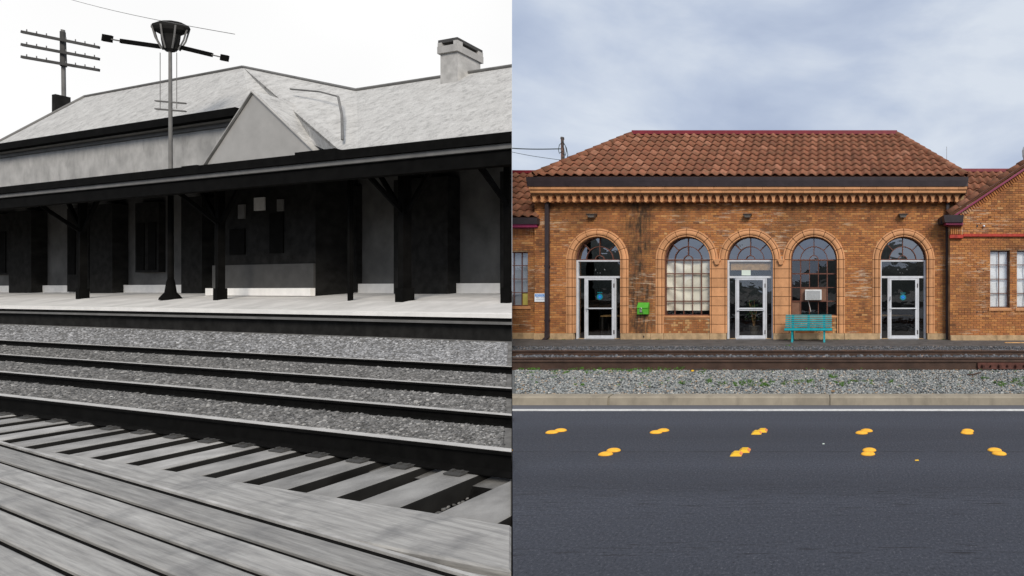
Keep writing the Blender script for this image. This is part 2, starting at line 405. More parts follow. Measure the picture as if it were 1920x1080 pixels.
# gravel bed profile
def gz(Y):   # ground height between the kerb and the platform
    return float(np.interp(Y, [6.6, 7.4, 8.6, 9.2, 10.1, 10.6, 12.0, 13.0, 15.6], [0.105, 0.125, 0.135, 0.17, 0.19, 0.17, 0.10, 0.045, 0.0]))
ys = [6.6, 7.0, 7.4, 8.0, 8.6, 9.2, 10.1, 10.6, 11.4, 12.0, 13.0, 13.2]
b = ME(); vs = [(x, y, gz(y)-0.015) for y in ys for x in (-14, XR)]
b.add(vs, [(2*i, 2*i+1, 2*i+3, 2*i+2) for i in range(len(ys)-1)])
o = b.build('ballast_bed', M['gravelbed']); tag(o, kind='structure')
b = ME(); ys = [12.95, 13.6, 14.4, 15.6]
vs = [(x, y, gz(y)+0.006 if y > 13 else gz(y)+0.012) for y in ys for x in (-16, XR)] 
b.add(vs, [(2*i, 2*i+1, 2*i+3, 2*i+2) for i in range(3)])
b.add([(-16,12.95,gz(12.95)+0.012),(XR,12.95,gz(12.95)+0.012),(XR,12.95,-0.1),(-16,12.95,-0.1)], [(0,1,2,3)])
o = b.build('station_platform', M['platform']); tag(o, kind='structure')

# ---- loose stones
ico_v = []; ph = (1+5**0.5)/2
for a in (-1, 1):
    for c in (-ph, ph): ico_v += [(0, a, c), (a, c, 0), (c, 0, a)]
ico_v = np.array(ico_v, float); ico_v /= np.linalg.norm(ico_v[0])
_bm = bmesh.new(); _vs = [_bm.verts.new(v) for v in ico_v]; bmesh.ops.convex_hull(_bm, input=_bm.verts[:]); _bm.verts.index_update()
ico_f = np.array([[v.index for v in f.verts] for f in _bm.faces]); ico_v = np.array([v.co[:] for v in _bm.verts]); _bm.free()
def stones(name, P, S, mt, flat=0.62):
    n = len(P); k = len(ico_v)
    sc3 = S[:, None]*rng.uniform(0.65, 1.25, (n, 3)); sc3[:, 2] *= flat
    ang = rng.uniform(0, 2*PI, n); ca, sa = np.cos(ang), np.sin(ang)
    tl = rng.normal(0, 0.35, n); ct, st = np.cos(tl), np.sin(tl)
    V = ico_v[None]*(1+rng.uniform(-0.22, 0.22, (n, k, 1)))*sc3[:, None]
    x, y, z = V[..., 0], V[..., 1], V[..., 2]
    x, z = x*ct[:, None]-z*st[:, None], x*st[:, None]+z*ct[:, None]
    x, y = x*ca[:, None]-y*sa[:, None], x*sa[:, None]+y*ca[:, None]
    V = np.stack([x, y, z], -1)+P[:, None]
    Fc = ico_f[None]+(np.arange(n)*k)[:, None, None]
    tone = np.repeat(np.clip(rng.beta(1.5, 1.6, n), 0, 1), len(ico_f))
    return big_mesh(name, V.reshape(-1, 3), Fc.reshape(-1, 3), tone, mt)
def scatter_R(y0, y1, n, xr=None):
    Y = rng.uniform(y0, y1, n*2); Xl = SEAM_K*Y+0.06; Xr = (1990-CX)/F*Y
    X = Xl+(Xr-Xl)*rng.uniform(0, 1, n*2); Z = np.array([gz(v) for v in Y])
    return np.stack([X, Y, Z], 1)[:n]
P = scatter_R(6.67, 8.62, 26000); o = stones('gravel', P, rng.uniform(0.009, 0.024, len(P)), M['gravel']); tag(o, 'light grey crushed gravel between kerb and rusty rail', 'gravel', kind='stuff')
P = scatter_R(9.12, 10.16, 3200); o = stones('ballast_stone', P, rng.uniform(0.025, 0.05, len(P)), M['ballast'], 0.8); tag(o, 'dark crushed ballast stones between the two modern rails', 'ballast', kind='stuff')
P = scatter_R(10.36, 12.98, 7000); o = stones('ballast_stone', P, rng.uniform(0.018, 0.036, len(P)), M['ballast'], 0.6); tag(o, 'dark ballast strip between far rail and asphalt platform', 'ballast', kind='stuff')

# ---- grass tufts in the gravel
def tufts(name, spots, mt):
    V = []; Fa = []; T = []
    for (x, y, z, r, n, h) in spots:
        for _ in range(n):
            a = random.uniform(0, 2*PI); d = r*random.random()**0.6; bx, by = x+math.cos(a)*d, y+math.sin(a)*d*0.8
            hh = h*random.uniform(0.4, 1.1); le = random.uniform(0, 2*PI); lx, ly = math.cos(le)*hh*0.6, math.sin(le)*hh*0.6; wv = 0.004
            px_, py_ = -math.sin(le)*wv, math.cos(le)*wv
            k = len(V); V += [(bx-px_, by-py_, z-0.005), (bx+px_, by+py_, z-0.005), (bx+lx*0.45+px_*0.7, by+ly*0.45+py_*0.7, z+hh*0.7), (bx+lx, by+ly, z+hh)]
            Fa += [(k, k+1, k+2), (k, k+2, k+3)]; t = random.random(); T += [t, t]
    return big_mesh(name, V, Fa, T, mt)
sp = []
def tuft_px(px, py, r=0.05, n=26, h=0.05):
    Y = 8.0
    for _ in range(6): Y = (EYE-gz(Y))*F/(py-CY)
    sp.append((X_(px, Y), Y, gz(Y)+0.008, r, n, h))
for px, py in ((980,694),(996,697),(1003,692),(1062,700),(1075,693),(1090,692),(1115,693),(1130,694),(1148,696),(1160,694),(1182,699),(1190,697),(1205,698),(1215,696),(1240,693),(1086,724),(1274,692),
               (1318,696),(1334,716),(1352,720),(1380,721),(1388,723),(1395,718),(1405,716),(1440,721),(1436,723),(1450,718),(1425,717),(1412,721),(1475,719),(1497,717),(1505,718),(1518,716),(1524,714),(1562,708),(1570,719),(1576,722),(1588,718),(1560,707),
               (1600,714),(1630,718),(1670,717),(1848,712),(1870,716),(1880,721),(1886,724),(1900,719),(1908,713),(1912,722),(1918,710),(1280,722),(1100,698),(1042,699)):
    for k in range(3): tuft_px(px+random.uniform(-7, 7), py+random.uniform(-3, 3), random.uniform(0.02, 0.06), 18, random.uniform(0.02, 0.05))
for k in range(110): 
    px = random.choice([random.uniform(962, 1290), random.uniform(1290, 1910)]); tuft_px(px, random.uniform(691, 726), 0.03, 8, 0.025)
for k in range(26): tuft_px(random.choice([random.uniform(985, 1010), random.uniform(1080, 1280)]), random.uniform(691.5, 695), 0.05, 10, 0.03)
for a, b, n in ((1470, 1560, 26), (1030, 1060, 5), (1215, 1240, 7), (1560, 1600, 8), (1760, 1790, 6)):   # moss at the foot of the wall
    for k in range(n): sp.append((X_(random.uniform(a, b), 15.1), 15.08, 0.004, 0.05, 14, 0.035))
sp.append((X_(1478, 13.0), 13.0, 0.06, 0.07, 20, 0.05))
o = tufts('grass', sp, M['grass']); tag(o, 'short green weeds scattered through the pale gravel', 'grass', kind='stuff')

# ---- modern track
track = empty('railway_track', (0, 8.7, 0)); tag(track, 'rusty railway track with dark rails between gravel and brick station', 'railway track')
def rail_profile(y, z0, hgt, wid=0.07, foot=0.14):
    f, h = foot/2, wid/2
    return [(y-f, z0), (y-f, z0+0.012), (y-0.012, z0+0.030), (y-0.009, z0+hgt-0.045), (y-h, z0+hgt-0.034), (y-h, z0+hgt-0.006), (y-h+0.01, z0+hgt),
            (y+h-0.01, z0+hgt), (y+h, z0+hgt-0.006), (y+h, z0+hgt-0.034), (y+0.009, z0+hgt-0.045), (y+0.012, z0+0.030), (y+f, z0+0.012), (y+f, z0)]
def loc_child(o, parent):   # children are built in world coordinates
    o.matrix_parent_inverse = Matrix.Translation(-parent.location); return o
for y, z0, h, top in ((8.74, 0.125, 0.185, 'rust'), (9.07, 0.15, 0.165, 'rust'), (10.26, 0.165, 0.14, 'railtop')):
    r = ME().prism(rail_profile(y, z0, h), -12, XR, axis='x').build('rail', M['rust'], track); loc_child(r, track)
    hd = ME().box(-12, XR, y-0.024, y+0.024, z0+h, z0+h+0.002).build('rail_head', M[top], r)
for px in (970, 1090, 1215, 1330, 1460, 1575, 1700, 1815):      # ties just showing between the rails
    x = X_(px, 9.6); t = ME().box(x-0.11, x+0.11, 8.55, 10.75, 0.0, 0.148).build('tie', M['tie'], track); loc_child(t, track)
jx0, jx1 = X_(1833, 8.7), X_(1833, 8.7)+1.02
jb = ME().prism([(8.64, 0.150), (8.735, 0.150), (8.735, 0.262), (8.70, 0.268), (8.685, 0.20)], jx0, jx1, axis='x').build('joint_bar', M['redrust'], track); loc_child(jb, track)
for k in range(6):
    x = jx0+0.09+k*0.165
    bl = ME().cyl((x, 8.60 if k % 2 == 0 else 8.62, 0.212), (x, 8.70, 0.212), 0.026 if k % 2 == 0 else 0.019, n=6).build('bolt', M['redrust'], jb)

# =================================================================== BRICK STATION
Y0 = 15.2; S0 = F/Y0
bx = lambda px: X_(px, Y0)
bz = lambda py: Z_(py, Y0)
station = empty('brick_station', (0, 15.2, 0))
tag(station, 'orange brick railway station with clay tile roof and arched windows', 'building')
def part(mb, name, mt, smooth=False, bevel=0, parent=None):
    o = mb.build(name, mt, parent or station, smooth, bevel)
    if parent is None: loc_child(o, station)
    return o
def piece(name, me, loc, parent, rot=None):
    """sub-part of a part whose mesh is in world coordinates"""
    return inst(name, me, loc, parent, rot)

SPR = bz(487); RI = 43/S0; RO = 58.5/S0; PLT = bz(625)
WL, WR_, WTOP = bx(1003), X_(1781, 14.85), bz(352)
ARCH = [bx(p) for p in (1120.5, 1288, 1406, 1526, 1694)]
KIND = ['door', 'window', 'door', 'window', 'door']
SILL = bz(592)
def openings(z, r, zspan=None):
    """x intervals taken by arches of half width r at height z"""
    res = []
    for c in ARCH:
        if z <= SPR: h = r
        else:
            d = r*r-(z-SPR)**2; h = math.sqrt(d) if d > 0 else 0
        if h > 0: res.append((c-h, c+h))
    return res
def subtract(iv, cuts):
    for a, b in cuts:
        nv = []
        for x0, x1 in iv:
            if b <= x0 or a >= x1: nv.append((x0, x1)); continue
            if a > x0: nv.append((x0, a))
            if b < x1: nv.append((b, x1))
        iv = nv
    return iv
BL, BH, CH, MJ = 0.188, 0.063, 0.0762, 0.014
def tone_(): 
    t = random.betavariate(2.1, 2.1)
    if random.random() < 0.04: t *= 0.4
    return t
VAR = []
def brick_variants():
    for k in range(24):
        m = ME(); d = 0.012
        m.box(-BL/2, BL/2, 0, 0.03, -BH/2, BH/2, tone=(k+0.5)/24*0.85+0.08)
        me = m.mesh('brick'); me.materials.append(M['brick']); VAR.append(me)
brick_variants()
def lay(Yf, z0, z1, interval, x_ref=0.0, header=None, single=None):
    """courses of bricks in front of plane Yf; interval(z) -> x ranges. returns the joined mesh and the bricks kept single"""
    m = ME(); singles = []
    k = 0; z = z0
    while z+BH*0.6 < z1:
        zb, zt = z, min(z+BH, z1)
        off = (k % 2)*(BL+MJ)/2+random.uniform(-0.012, 0.012); hd = (k % 7 == 3)
        L_ = (BL+MJ)/2 if hd else BL+MJ
        for a, b in interval((zb+zt)/2):
            i0 = math.floor((a-x_ref-off)/L_)
            x = x_ref+off+i0*L_
            while x < b:
                xa, xb = max(a, x), min(b, x+L_-MJ)
                if xb-xa > 0.025:
                    y = Yf-0.010-random.uniform(0, 0.005)
                    if single and single((xa+xb)/2, z) and abs(xb-xa-BL) < 1e-6 and zt-zb > BH-1e-6 and len(singles) < 300:
                        singles.append(((xa+xb)/2, y, (zb+zt)/2))
                    else:
                        m.box(xa, xb, y, Yf+0.02, zb+random.uniform(0, 0.002), zt-random.uniform(0, 0.002), tone_())
                x += L_
        k += 1; z += CH
    return m, singles

# ---- main wall: backing of mortar, with the five openings left out
def wall_backing():
    m = ME(); yb, yf = Y0+0.36, Y0
    xs = [WL]+[v for c in ARCH for v in (c-RI-0.1, c+RI+0.1)]+[WR_+0.6]
    for i in range(0, len(xs), 2):
        m.box(xs[i], xs[i+1], yf, yb, 0.0, SPR)
    for i in range(0, len(xs), 2):
        m.box(xs[i], xs[i+1], yf, yb, SPR, WTOP)
    r = RI+0.1
    for c in ARCH:
        n = 14
        for j in range(n):
            a0, a1 = PI-PI*j/n, PI-PI*(j+1)/n
            m.prism([(c+r*math.cos(a0), SPR+r*math.sin(a0)), (c+r*math.cos(a1), SPR+r*math.sin(a1)), (c+r*math.cos(a1), WTOP), (c+r*math.cos(a0), WTOP)], yf, yb)
    for c, k in zip(ARCH, KIND):
        if k == 'window': m.box(c-RI-0.1, c+RI+0.1, yf+0.02, yb, 0.0, SILL-0.09)
    return m
wall = part(wall_backing(), 'wall', M['mortar'])
def iv_main(z):
    r = RO-0.035
    iv = subtract([(WL, WR_+0.02)], openings(z, r))
    if z < SPR+0.12: iv = subtract(iv, [(ARCH[1], ARCH[2]), (ARCH[2], ARCH[3])])
    return iv
mb, _ = lay(Y0, PLT+0.004, WTOP, iv_main)
bk = part(mb, 'brickwork', M['brick'], parent=wall); tag(bk, kind='stuff')
# brick panels under the two windows
for c, k in zip(ARCH, KIND):
    if k != 'window': continue
    pm = ME(); s = 0.066
    nx = int((2*RI)/(s+MJ)); z = PLT+0.01; row = 0
    while z+s < SILL-0.085:
        x = c-RI+0.01; col = 0
        while x+s < c+RI:
            wd = s if (row+col) % 3 else s*2+MJ
            wd = min(wd, c+RI-x)
            pm.box(x, x+wd, Y0+0.008-random.uniform(0, 0.004), Y0+0.04, z, z+s, random.choice([0.97, 0.55, 0.45, 0.35, 0.3, 0.5]) if not (col in (7, 14)) else 0.98)
            x += wd+MJ; col += 1
        z += s+MJ; row += 1
    o = part(pm, 'brick_panel', M['brick'], parent=wall); tag(o, kind='stuff')
# ---- plinth blocks
for a, b in ((WL, ARCH[0]-RI-0.02), (ARCH[0]+RI+0.02, ARCH[0]+RI+1.05), (ARCH[0]+RI+1.06, ARCH[1]-RI), (ARCH[1]-RI+0.01, ARCH[1]+RI), (ARCH[1]+RI+0.01, ARCH[2]-RI-0.02),
             (ARCH[2]+RI+0.02, ARCH[3]-RI), (ARCH[3]-RI+0.01, ARCH[3]+RI+0.25), (ARCH[3]+RI+0.26, ARCH[4]-RI-0.02), (ARCH[4]+RI+0.02, WR_)):
    part(ME().box(a, b, Y0-0.075, Y0+0.06, -0.05, PLT), 'plinth_block', M['plinth'], bevel=0.012)

# ---- terracotta surrounds
PROF = [(0, 0.10), (0, -0.030), (0.012, -0.045), (0.048, -0.045), (0.052, 0.0), (0.068, 0.0), (0.075, -0.062), (0.120, -0.078), (0.175, -0.074), (0.212, -0.055), (0.216, -0.0), (0.228, -0.0), (0.232, -0.040), (0.278, -0.036), (0.287, -0.012), (0.287, 0.10)]
def sweep(frames, tone):
    """PROF carried along frames [(function r,d -> point)]"""
    m = ME(); n = len(PROF); vs = []
    for fr in frames: vs += [fr(r, d) for r, d in PROF]
    fs = [(k*n+i, k*n+i+1, (k+1)*n+i+1, (k+1)*n+i) for k in range(len(frames)-1) for i in range(n-1)]
    fs += [tuple(range(n)), tuple(range((len(frames)-1)*n, len(frames)*n))]
    return m.add(vs, fs, tone)
NJ = 8; JH = (SPR-PLT)/NJ
def tcm(m, name):
    me = m.mesh(name); me.materials.append(M['terracotta']); return me
JAMB = {}
for sgn in (-1, 1):
    for k in range(3):
        JAMB[sgn, k] = tcm(sweep([lambda r, d, z=z: (sgn*r, d, z) for z in (0.009, JH-0.009)], 0.25+0.25*k), 'jamb_block')
VOUS = []
NV = 8
for k in range(NV):
    a0, a1 = PI*k/NV+0.011, PI*(k+1)/NV-0.011
    fr = [(lambda r, d, a=a0+(a1-a0)*j/5: ((RI+r)*math.cos(a), d, (RI+r)*math.sin(a))) for j in range(6)]
    VOUS.append(tcm(sweep(fr, 0.3+0.4*random.random()), 'voussoir'))
def pier_mesh(wd, tone):
    q = [(r, d) for r, d in PROF[:9]]
    pts = q[:7]+[(wd/2, -0.078)]+[(wd-r, d) for r, d in reversed(q[:7])]
    m = ME(); n = len(pts); vs = [(x, y, z) for z in (0.009, JH-0.009) for x, y in pts]
    m.add(vs, [(i, i+1, n+i+1, n+i) for i in range(n-1)]+[tuple(range(n)), tuple(range(n, 2*n))], tone)
    return tcm(m, 'pier_block')
for i, c in enumerate(ARCH):
    m = ME()
    for k in range(NV*2):
        a0, a1 = PI*k/(NV*2), PI*(k+1)/(NV*2)
        m.prism([(c+(RI+0.004)*math.cos(a0), SPR+(RI+0.004)*math.sin(a0)), (c+(RI+0.004)*math.cos(a1), SPR+(RI+0.004)*math.sin(a1)),
                 (c+(RI+0.28)*math.cos(a1), SPR+(RI+0.28)*math.sin(a1)), (c+(RI+0.28)*math.cos(a0), SPR+(RI+0.28)*math.sin(a0))], Y0-0.012, Y0+0.09)
    for sgn in (-1, 1):
        wd = 0.28
        if (i, sgn) in ((1, 1), (2, -1), (2, 1), (3, -1)): wd = 0.24
        xa, xb = c+sgn*(RI+0.004), c+sgn*(RI+wd)
        m.box(min(xa, xb), max(xa, xb), Y0-0.012, Y0+0.09, PLT, SPR)
    su = part(m, 'arch_surround', M['joint'])
    for k in range(NV): piece('voussoir', VOUS[k], (c, Y0, SPR), su)
    for sgn in (-1, 1):
        if (i, sgn) in ((1, 1), (2, -1), (2, 1), (3, -1)): continue
        for k in range(NJ): piece('jamb_block', JAMB[sgn, random.randrange(3)], (c+sgn*RI, Y0, PLT+k*JH), su)
    if i in (1, 2):
        wd = ARCH[i+1]-ARCH[i]-2*RI
        pmv = [pier_mesh(wd, t) for t in (0.3, 0.5, 0.7)]
        for k in range(NJ): piece('pier_block', pmv[random.randrange(3)], (c+RI, Y0, PLT+k*JH), su)
        xm = c+RI+wd/2-0.02
        part(ME().prism([(xm-0.13, SPR+0.01), (xm+0.13, SPR+0.01), (xm+0.12, SPR-0.05), (xm+0.08, SPR-0.09), (xm+0.07, SPR-0.17), (xm, SPR-0.19), (xm-0.07, SPR-0.17), (xm-0.08, SPR-0.09), (xm-0.12, SPR-0.05)], Y0-0.16, Y0-0.02, 0.4), 'bracket', M['terracotta'], bevel=0.01)

# ---- windows and doors
YG = Y0+0.17
def arc_bar(m, c, r, a0, a1, wd, y0, y1, n=12):
    for k in range(n):
        t0, t1 = a0+(a1-a0)*k/n, a0+(a1-a0)*(k+1)/n
        m.prism([(c+(r-wd/2)*math.cos(t0), SPR+(r-wd/2)*math.sin(t0)), (c+(r-wd/2)*math.cos(t1), SPR+(r-wd/2)*math.sin(t1)), (c+(r+wd/2)*math.cos(t1), SPR+(r+wd/2)*math.sin(t1)), (c+(r+wd/2)*math.cos(t0), SPR+(r+wd/2)*math.sin(t0))], y0, y1)
def quad_pane(x0, x1, z0, z1, y, tilt=0.006):
    a, b_ = random.uniform(-tilt, tilt), random.uniform(-tilt, tilt)
    return ME().add([(x0, y+a, z0), (x1, y+b_, z0), (x1, y-a, z1), (x0, y-b_, z1)], [(0, 1, 2, 3)])
R1, R2 = 0.156, 0.473
def fanlight(c, par):
    for a in (PI/4, PI/2, 3*PI/4):
        r0 = R1 if abs(a-PI/2) < 0.01 else R2
        m = ME().bar((c+r0*math.cos(a), YG-0.012, SPR+r0*math.sin(a)), (c+(RI-0.02)*math.cos(a), YG-0.012, SPR+(RI-0.02)*math.sin(a)), 0.03, 0.024, up=(0, 1, 0))
        m.build('muntin', M['sash'], par)
    for r, w_ in ((R1, 0.028), (R2, 0.026)):
        m = ME(); arc_bar(m, c, r, 0, PI, w_, YG-0.03, YG+0.004, 16); m.build('muntin', M['sash'], par)
    secs = [(0, R1, 0, PI)]+[(R1, R2, k*PI/2, (k+1)*PI/2) for k in range(2)]+[(R2, RI, k*PI/4, (k+1)*PI/4) for k in range(4)]
    for r0, r1, a0, a1 in secs:
        n = 8; ta, tb = random.uniform(-0.03, 0.03), random.uniform(-0.03, 0.03); y = YG+0.012
        P_ = [(r1, a0+(a1-a0)*k/n) for k in range(n+1)]+[(max(r0, 0.001), a1-(a1-a0)*k/n) for k in range(n+1)]
        pts = [(r*math.cos(a), r*math.sin(a)) for r, a in P_]
        mx_, mz_ = sum(p[0] for p in pts)/len(pts), sum(p[1] for p in pts)/len(pts)
        m = ME().add([(c+x, y+(x-mx_)*ta+(z-mz_)*tb, SPR+z) for x, z in pts], [tuple(range(len(pts)))])
        m.build('pane', M['fan_glass'], par)
def make_window(i, c):
    m = ME(); h = RI+0.03
    arc_bar(m, c, RI-0.005, 0, PI, 0.05, YG-0.04, YG+0.03, 20)
    m.box(c-h, c+h, YG-0.045, YG+0.03, SPR-0.022, SPR+0.022)
    m.box(c-h, c-RI+0.03, YG-0.04, YG+0.03, SILL, SPR-0.022); m.box(c+RI-0.03, c+h, YG-0.04, YG+0.03, SILL, SPR-0.022)
    m.box(c-RI+0.03, c+RI-0.03, YG-0.04, YG+0.03, SILL, SILL+0.035)
    wn_ = part(m, 'window', M['sash'])
    xs = [c-RI+0.02+(2*RI-0.04)*k/5 for k in range(6)]; zs = [SILL+0.02+(SPR-SILL-0.02)*k/4 for k in range(5)]
    for k in range(1, 5): 
        t = 0.036 if k in (1, 4) else 0.026
        ME().box(xs[k]-t/2, xs[k]+t/2, YG-0.026, YG-0.002, zs[0], zs[4]).build('muntin', M['sash'], wn_)
    for k in range(1, 4):
        t = 0.040 if k in (1, 3) else 0.026
        ME().box(xs[0], xs[5], YG-0.028, YG-0.003, zs[k]-t/2, zs[k]+t/2).build('muntin', M['sash'], wn_)
    for a in range(5):
        for b_ in range(4):
            if i == 3 and b_ == 1 and a in (1, 2, 3): continue
            mt = M['glass']; y = YG+0.005
            if i == 3 and (a, b_) == (0, 0): mt = M['boardpane']
            q = quad_pane(xs[a], xs[a+1], zs[b_], zs[b_+1], y, 0.004)
            o = q.build('pane', mt, wn_)
    if i == 3:
        ME().box(xs[1]+0.02, xs[4]-0.02, YG+0.0, YG+0.012, zs[1], zs[2]).build('infill_board', M['boardpane'], wn_)
    fanlight(c, wn_)
    ME().prism([(c-RI+0.002, SILL), (c+RI-0.002, SILL), (c+RI-0.002, SILL-0.045), (c-RI+0.002, SILL-0.045)], Y0-0.03, YG+0.03, 0.6).build('sill', M['terracotta'], wn_)
    ME().box(c-RI+0.002, c+RI-0.002, Y0-0.005, YG+0.03, SILL-0.092, SILL-0.05, 0.35).build('sill', M['terracotta'], wn_)
    return wn_, xs, zs
def make_door(i, c):
    m = ME(); t = 0.055; h = RI+0.02; yf = YG-0.05; HZ = SPR-0.005
    m.box(c-h, c-RI+t, yf, YG+0.04, 0.0, HZ); m.box(c+RI-t, c+h, yf, YG+0.04, 0.0, HZ)
    m.box(c-RI+t, c+RI-t, yf, YG+0.04, HZ-t, HZ)
    tz = bz(519); m.box(c-RI+t, c+RI-t, yf+0.004, YG+0.04, tz-0.045, tz+0.03)
    dl, dr = c-26/S0, c+28/S0
    m.box(dl-0.05, dl-0.006, yf+0.006, YG+0.04, 0.02, tz-0.045); m.box(dr+0.006, dr+0.05, yf+0.006, YG+0.04, 0.02, tz-0.045)
    fr = part(m, 'door_frame', M['alu'], bevel=0.006)
    ME().box(c-RI+t, c+RI-t, YG+0.01, YG+0.014, tz+0.03, HZ-t).build('transom_pane', M['door_glass'], fr)
    ME().box(c-RI+t, dl-0.05, YG+0.01, YG+0.014, 0.03, tz-0.045).build('sidelight_pane', M['door_glass'], fr)
    ME().box(dr+0.05, c+RI-t, YG+0.01, YG+0.014, 0.03, tz-0.045).build('sidelight_pane', M['door_glass'], fr)
    ME().box(c-RI+t, c+RI-t, yf-0.02, YG+0.03, 0.0, 0.028).build('threshold', M['plinth'], fr)
    # curved head above the white frame carries the brown fanlight
    m = ME(); arc_bar(m, c, RI-0.005, 0, PI, 0.04, YG-0.04, YG+0.03, 20); m.box(c-h, c+h, YG-0.04, YG+0.03, SPR-0.004, SPR+0.026)
    fl = part(m, 'fanlight', M['sash']); fanlight(c, fl)
    # the leaf
    m = ME(); st = 0.085; zt = tz-0.052; y0, y1 = yf-0.004, yf+0.042
    m.box(dl, dl+st, y0, y1, 0.035, zt); m.box(dr-st, dr, y0, y1, 0.035, zt); m.box(dl+st, dr-st, y0, y1, zt-0.06, zt); m.box(dl+st, dr-st, y0, y1, 0.035, 0.13)
    mz = bz(578.5); m.box(dl+st, dr-st, y0, y1, mz-0.03, mz+0.02)
    d = part(m, 'door', M['alu'], bevel=0.005)
    ME().box(dl+st, dr-st, y0+0.015, y0+0.02, 0.13, mz-0.03).build('pane', M['door_glass'], d)
    ME().box(dl+st, dr-st, y0+0.015, y0+0.02, mz+0.02, zt-0.06).build('pane', M['door_glass'], d)
    if i == 2: ME().box(dl+0.03, dr-0.03, y0-0.055, y0-0.025, mz-0.075, mz-0.045).build('push_bar', M['alu'], d)
    else: ME().cyl((dl+0.03, y0-0.04, mz), (dr-0.03, y0-0.04, mz), 0.014, n=8).build('push_bar', M['alu'], d)
    for z in (zt-0.25, 0.25): ME().box(dr-0.02, dr+0.012, y0-0.016, y0-0.001, z-0.07, z+0.07).build('hinge', M['lampbody'], d)
    hm = ME(); hx = dl+0.045
    hm.cyl((hx, y0-0.05, mz+0.42), (hx, y0-0.05, mz+0.30), 0.012, n=8); hm.cyl((hx, y0-0.05, mz+0.41), (hx, y0, mz+0.41), 0.010, n=6); hm.cyl((hx, y0-0.05, mz+0.31), (hx, y0, mz+0.31), 0.010, n=6)
    if i == 4: hm.build('handle', M['steel'], d)
    ME().cyl((hx, y0-0.012, mz-0.09), (hx, y0, mz-0.09), 0.018, n=10).build('lock', M['steel'], d)
    ME().box(dl-0.02, dr+0.02, yf-0.05, yf-0.006, 0.005, 0.03).build('threshold_strip', M['alu'], d)
    return d, dl, dr, y0, mz, tz
WX = {}
for i, (c, k) in enumerate(zip(ARCH, KIND)):
    if k == 'window': WX[i] = make_window(i, c)
    else: WX[i] = make_door(i, c)

# round stickers on two doors: teal disc, blue six-armed star
for i in (0, 4):
    d, dl, dr, y0, mz, tz = WX[i]; c = ARCH[i]+0.01; zc = bz(556.5 if i == 0 else 557.5); y = y0+0.012
    m = ME().cyl((c, y, zc), (c, y+0.002, zc), 0.105, n=28)
    s = m.build('door_sticker', M['stickerteal'])
    tag(s, 'round teal sticker with blue star on the glass of the %s door' % ('leftmost' if i == 0 else 'rightmost'), 'sticker')
    st = ME()
    for k in range(3):
        a = PI/2+k*PI/3; dx, dz = math.cos(a)*0.074, math.sin(a)*0.074
        st.bar((c-dx, y-0.002-k*0.0006, zc-dz), (c+dx, y-0.002-k*0.0006, zc+dz), 0.022, 0.001, up=(0, 1, 0))
    st.build('star', M['stickerblue'], s)
    tx = ME()
    for k in range(6): tx.box(c-0.088+k*0.03, c-0.088+k*0.03+0.022, y, y+0.001, zc+0.132, zc+0.162)
    tx.build('lettering', M['stickerteal'], s)
# raw timber and a paper notice behind the transom of the middle door
c = ARCH[2]
o = ME().box(c-0.71, c+0.71, YG+0.05, YG+0.09, bz(506), bz(491)).build('timber_board', M['wood']); tag(o, 'raw timber board behind the transom of the middle door', 'board')
o = ME().box(bx(1389), bx(1406), YG-0.002, YG+0.002, bz(516), bz(506)).build('paper_notice', M['paper']); tag(o, 'blank pale green paper in the transom of the middle door', 'paper')
# corner marks of a missing notice in the other two transoms
for i, col in ((0, 'signwhite'), (4, 'signwhite')):
    m = ME(); c = ARCH[i]; z = bz(507)
    for dx, dz in ((-0.155, 0.05), (0.15, 0.05), (-0.09, -0.075), (0.0, -0.085), (0.17, 0.025), (-0.165, 0.02)): m.box(c+dx-0.009, c+dx+0.009, YG+0.004, YG+0.006, z+dz-0.004, z+dz+0.004)
    o = m.build('tape_scrap', M[col]); tag(o, 'bits of white tape left on the transom glass of the %s door' % ('leftmost' if i == 0 else 'rightmost'), 'tape')
# crumpled cream roller blinds behind the left window, plain ones behind the wings
def blind(name, x0, x1, z0, z1, y, mt, sag, nx=30, nz=30, amp=0.02):
    V = []; 
    for j in range(nz+1):
        for i in range(nx+1):
            u, v = i/nx, j/nz
            d = amp*math.sin(9*v+sag*math.sin(PI*u*1.0)*4.0+u*1.5)+amp*0.6*math.sin(23*v+5*math.sin(PI*u)+u*2)
            V.append((x0+(x1-x0)*u, y+d, z0+(z1-z0)*v))
    Fq = [(j*(nx+1)+i, j*(nx+1)+i+1, (j+1)*(nx+1)+i+1, (j+1)*(nx+1)+i) for j in range(nz) for i in range(nx)]
    return ME().add(V, Fq).build(name, mt, smooth=True)
c = ARCH[1]
o = blind('window_blind', c-RI, c+RI, SILL+0.17, SPR+0.05, YG+0.075, M['blind'], 1.0, 40, 60, 0.024); tag(o, 'crumpled cream blind behind the arched window left of the middle door', 'blind')
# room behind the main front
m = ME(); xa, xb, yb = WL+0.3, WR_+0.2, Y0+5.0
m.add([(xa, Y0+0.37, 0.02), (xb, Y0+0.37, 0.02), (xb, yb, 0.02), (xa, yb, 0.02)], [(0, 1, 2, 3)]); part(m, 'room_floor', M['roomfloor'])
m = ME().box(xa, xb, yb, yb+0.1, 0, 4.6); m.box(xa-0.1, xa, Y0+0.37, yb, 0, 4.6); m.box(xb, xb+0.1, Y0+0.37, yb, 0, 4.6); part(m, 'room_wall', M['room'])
part(ME().box(xa-0.1, xb+0.1, Y0+0.37, yb+0.1, 4.6, 4.7), 'room_ceiling', M['room'])
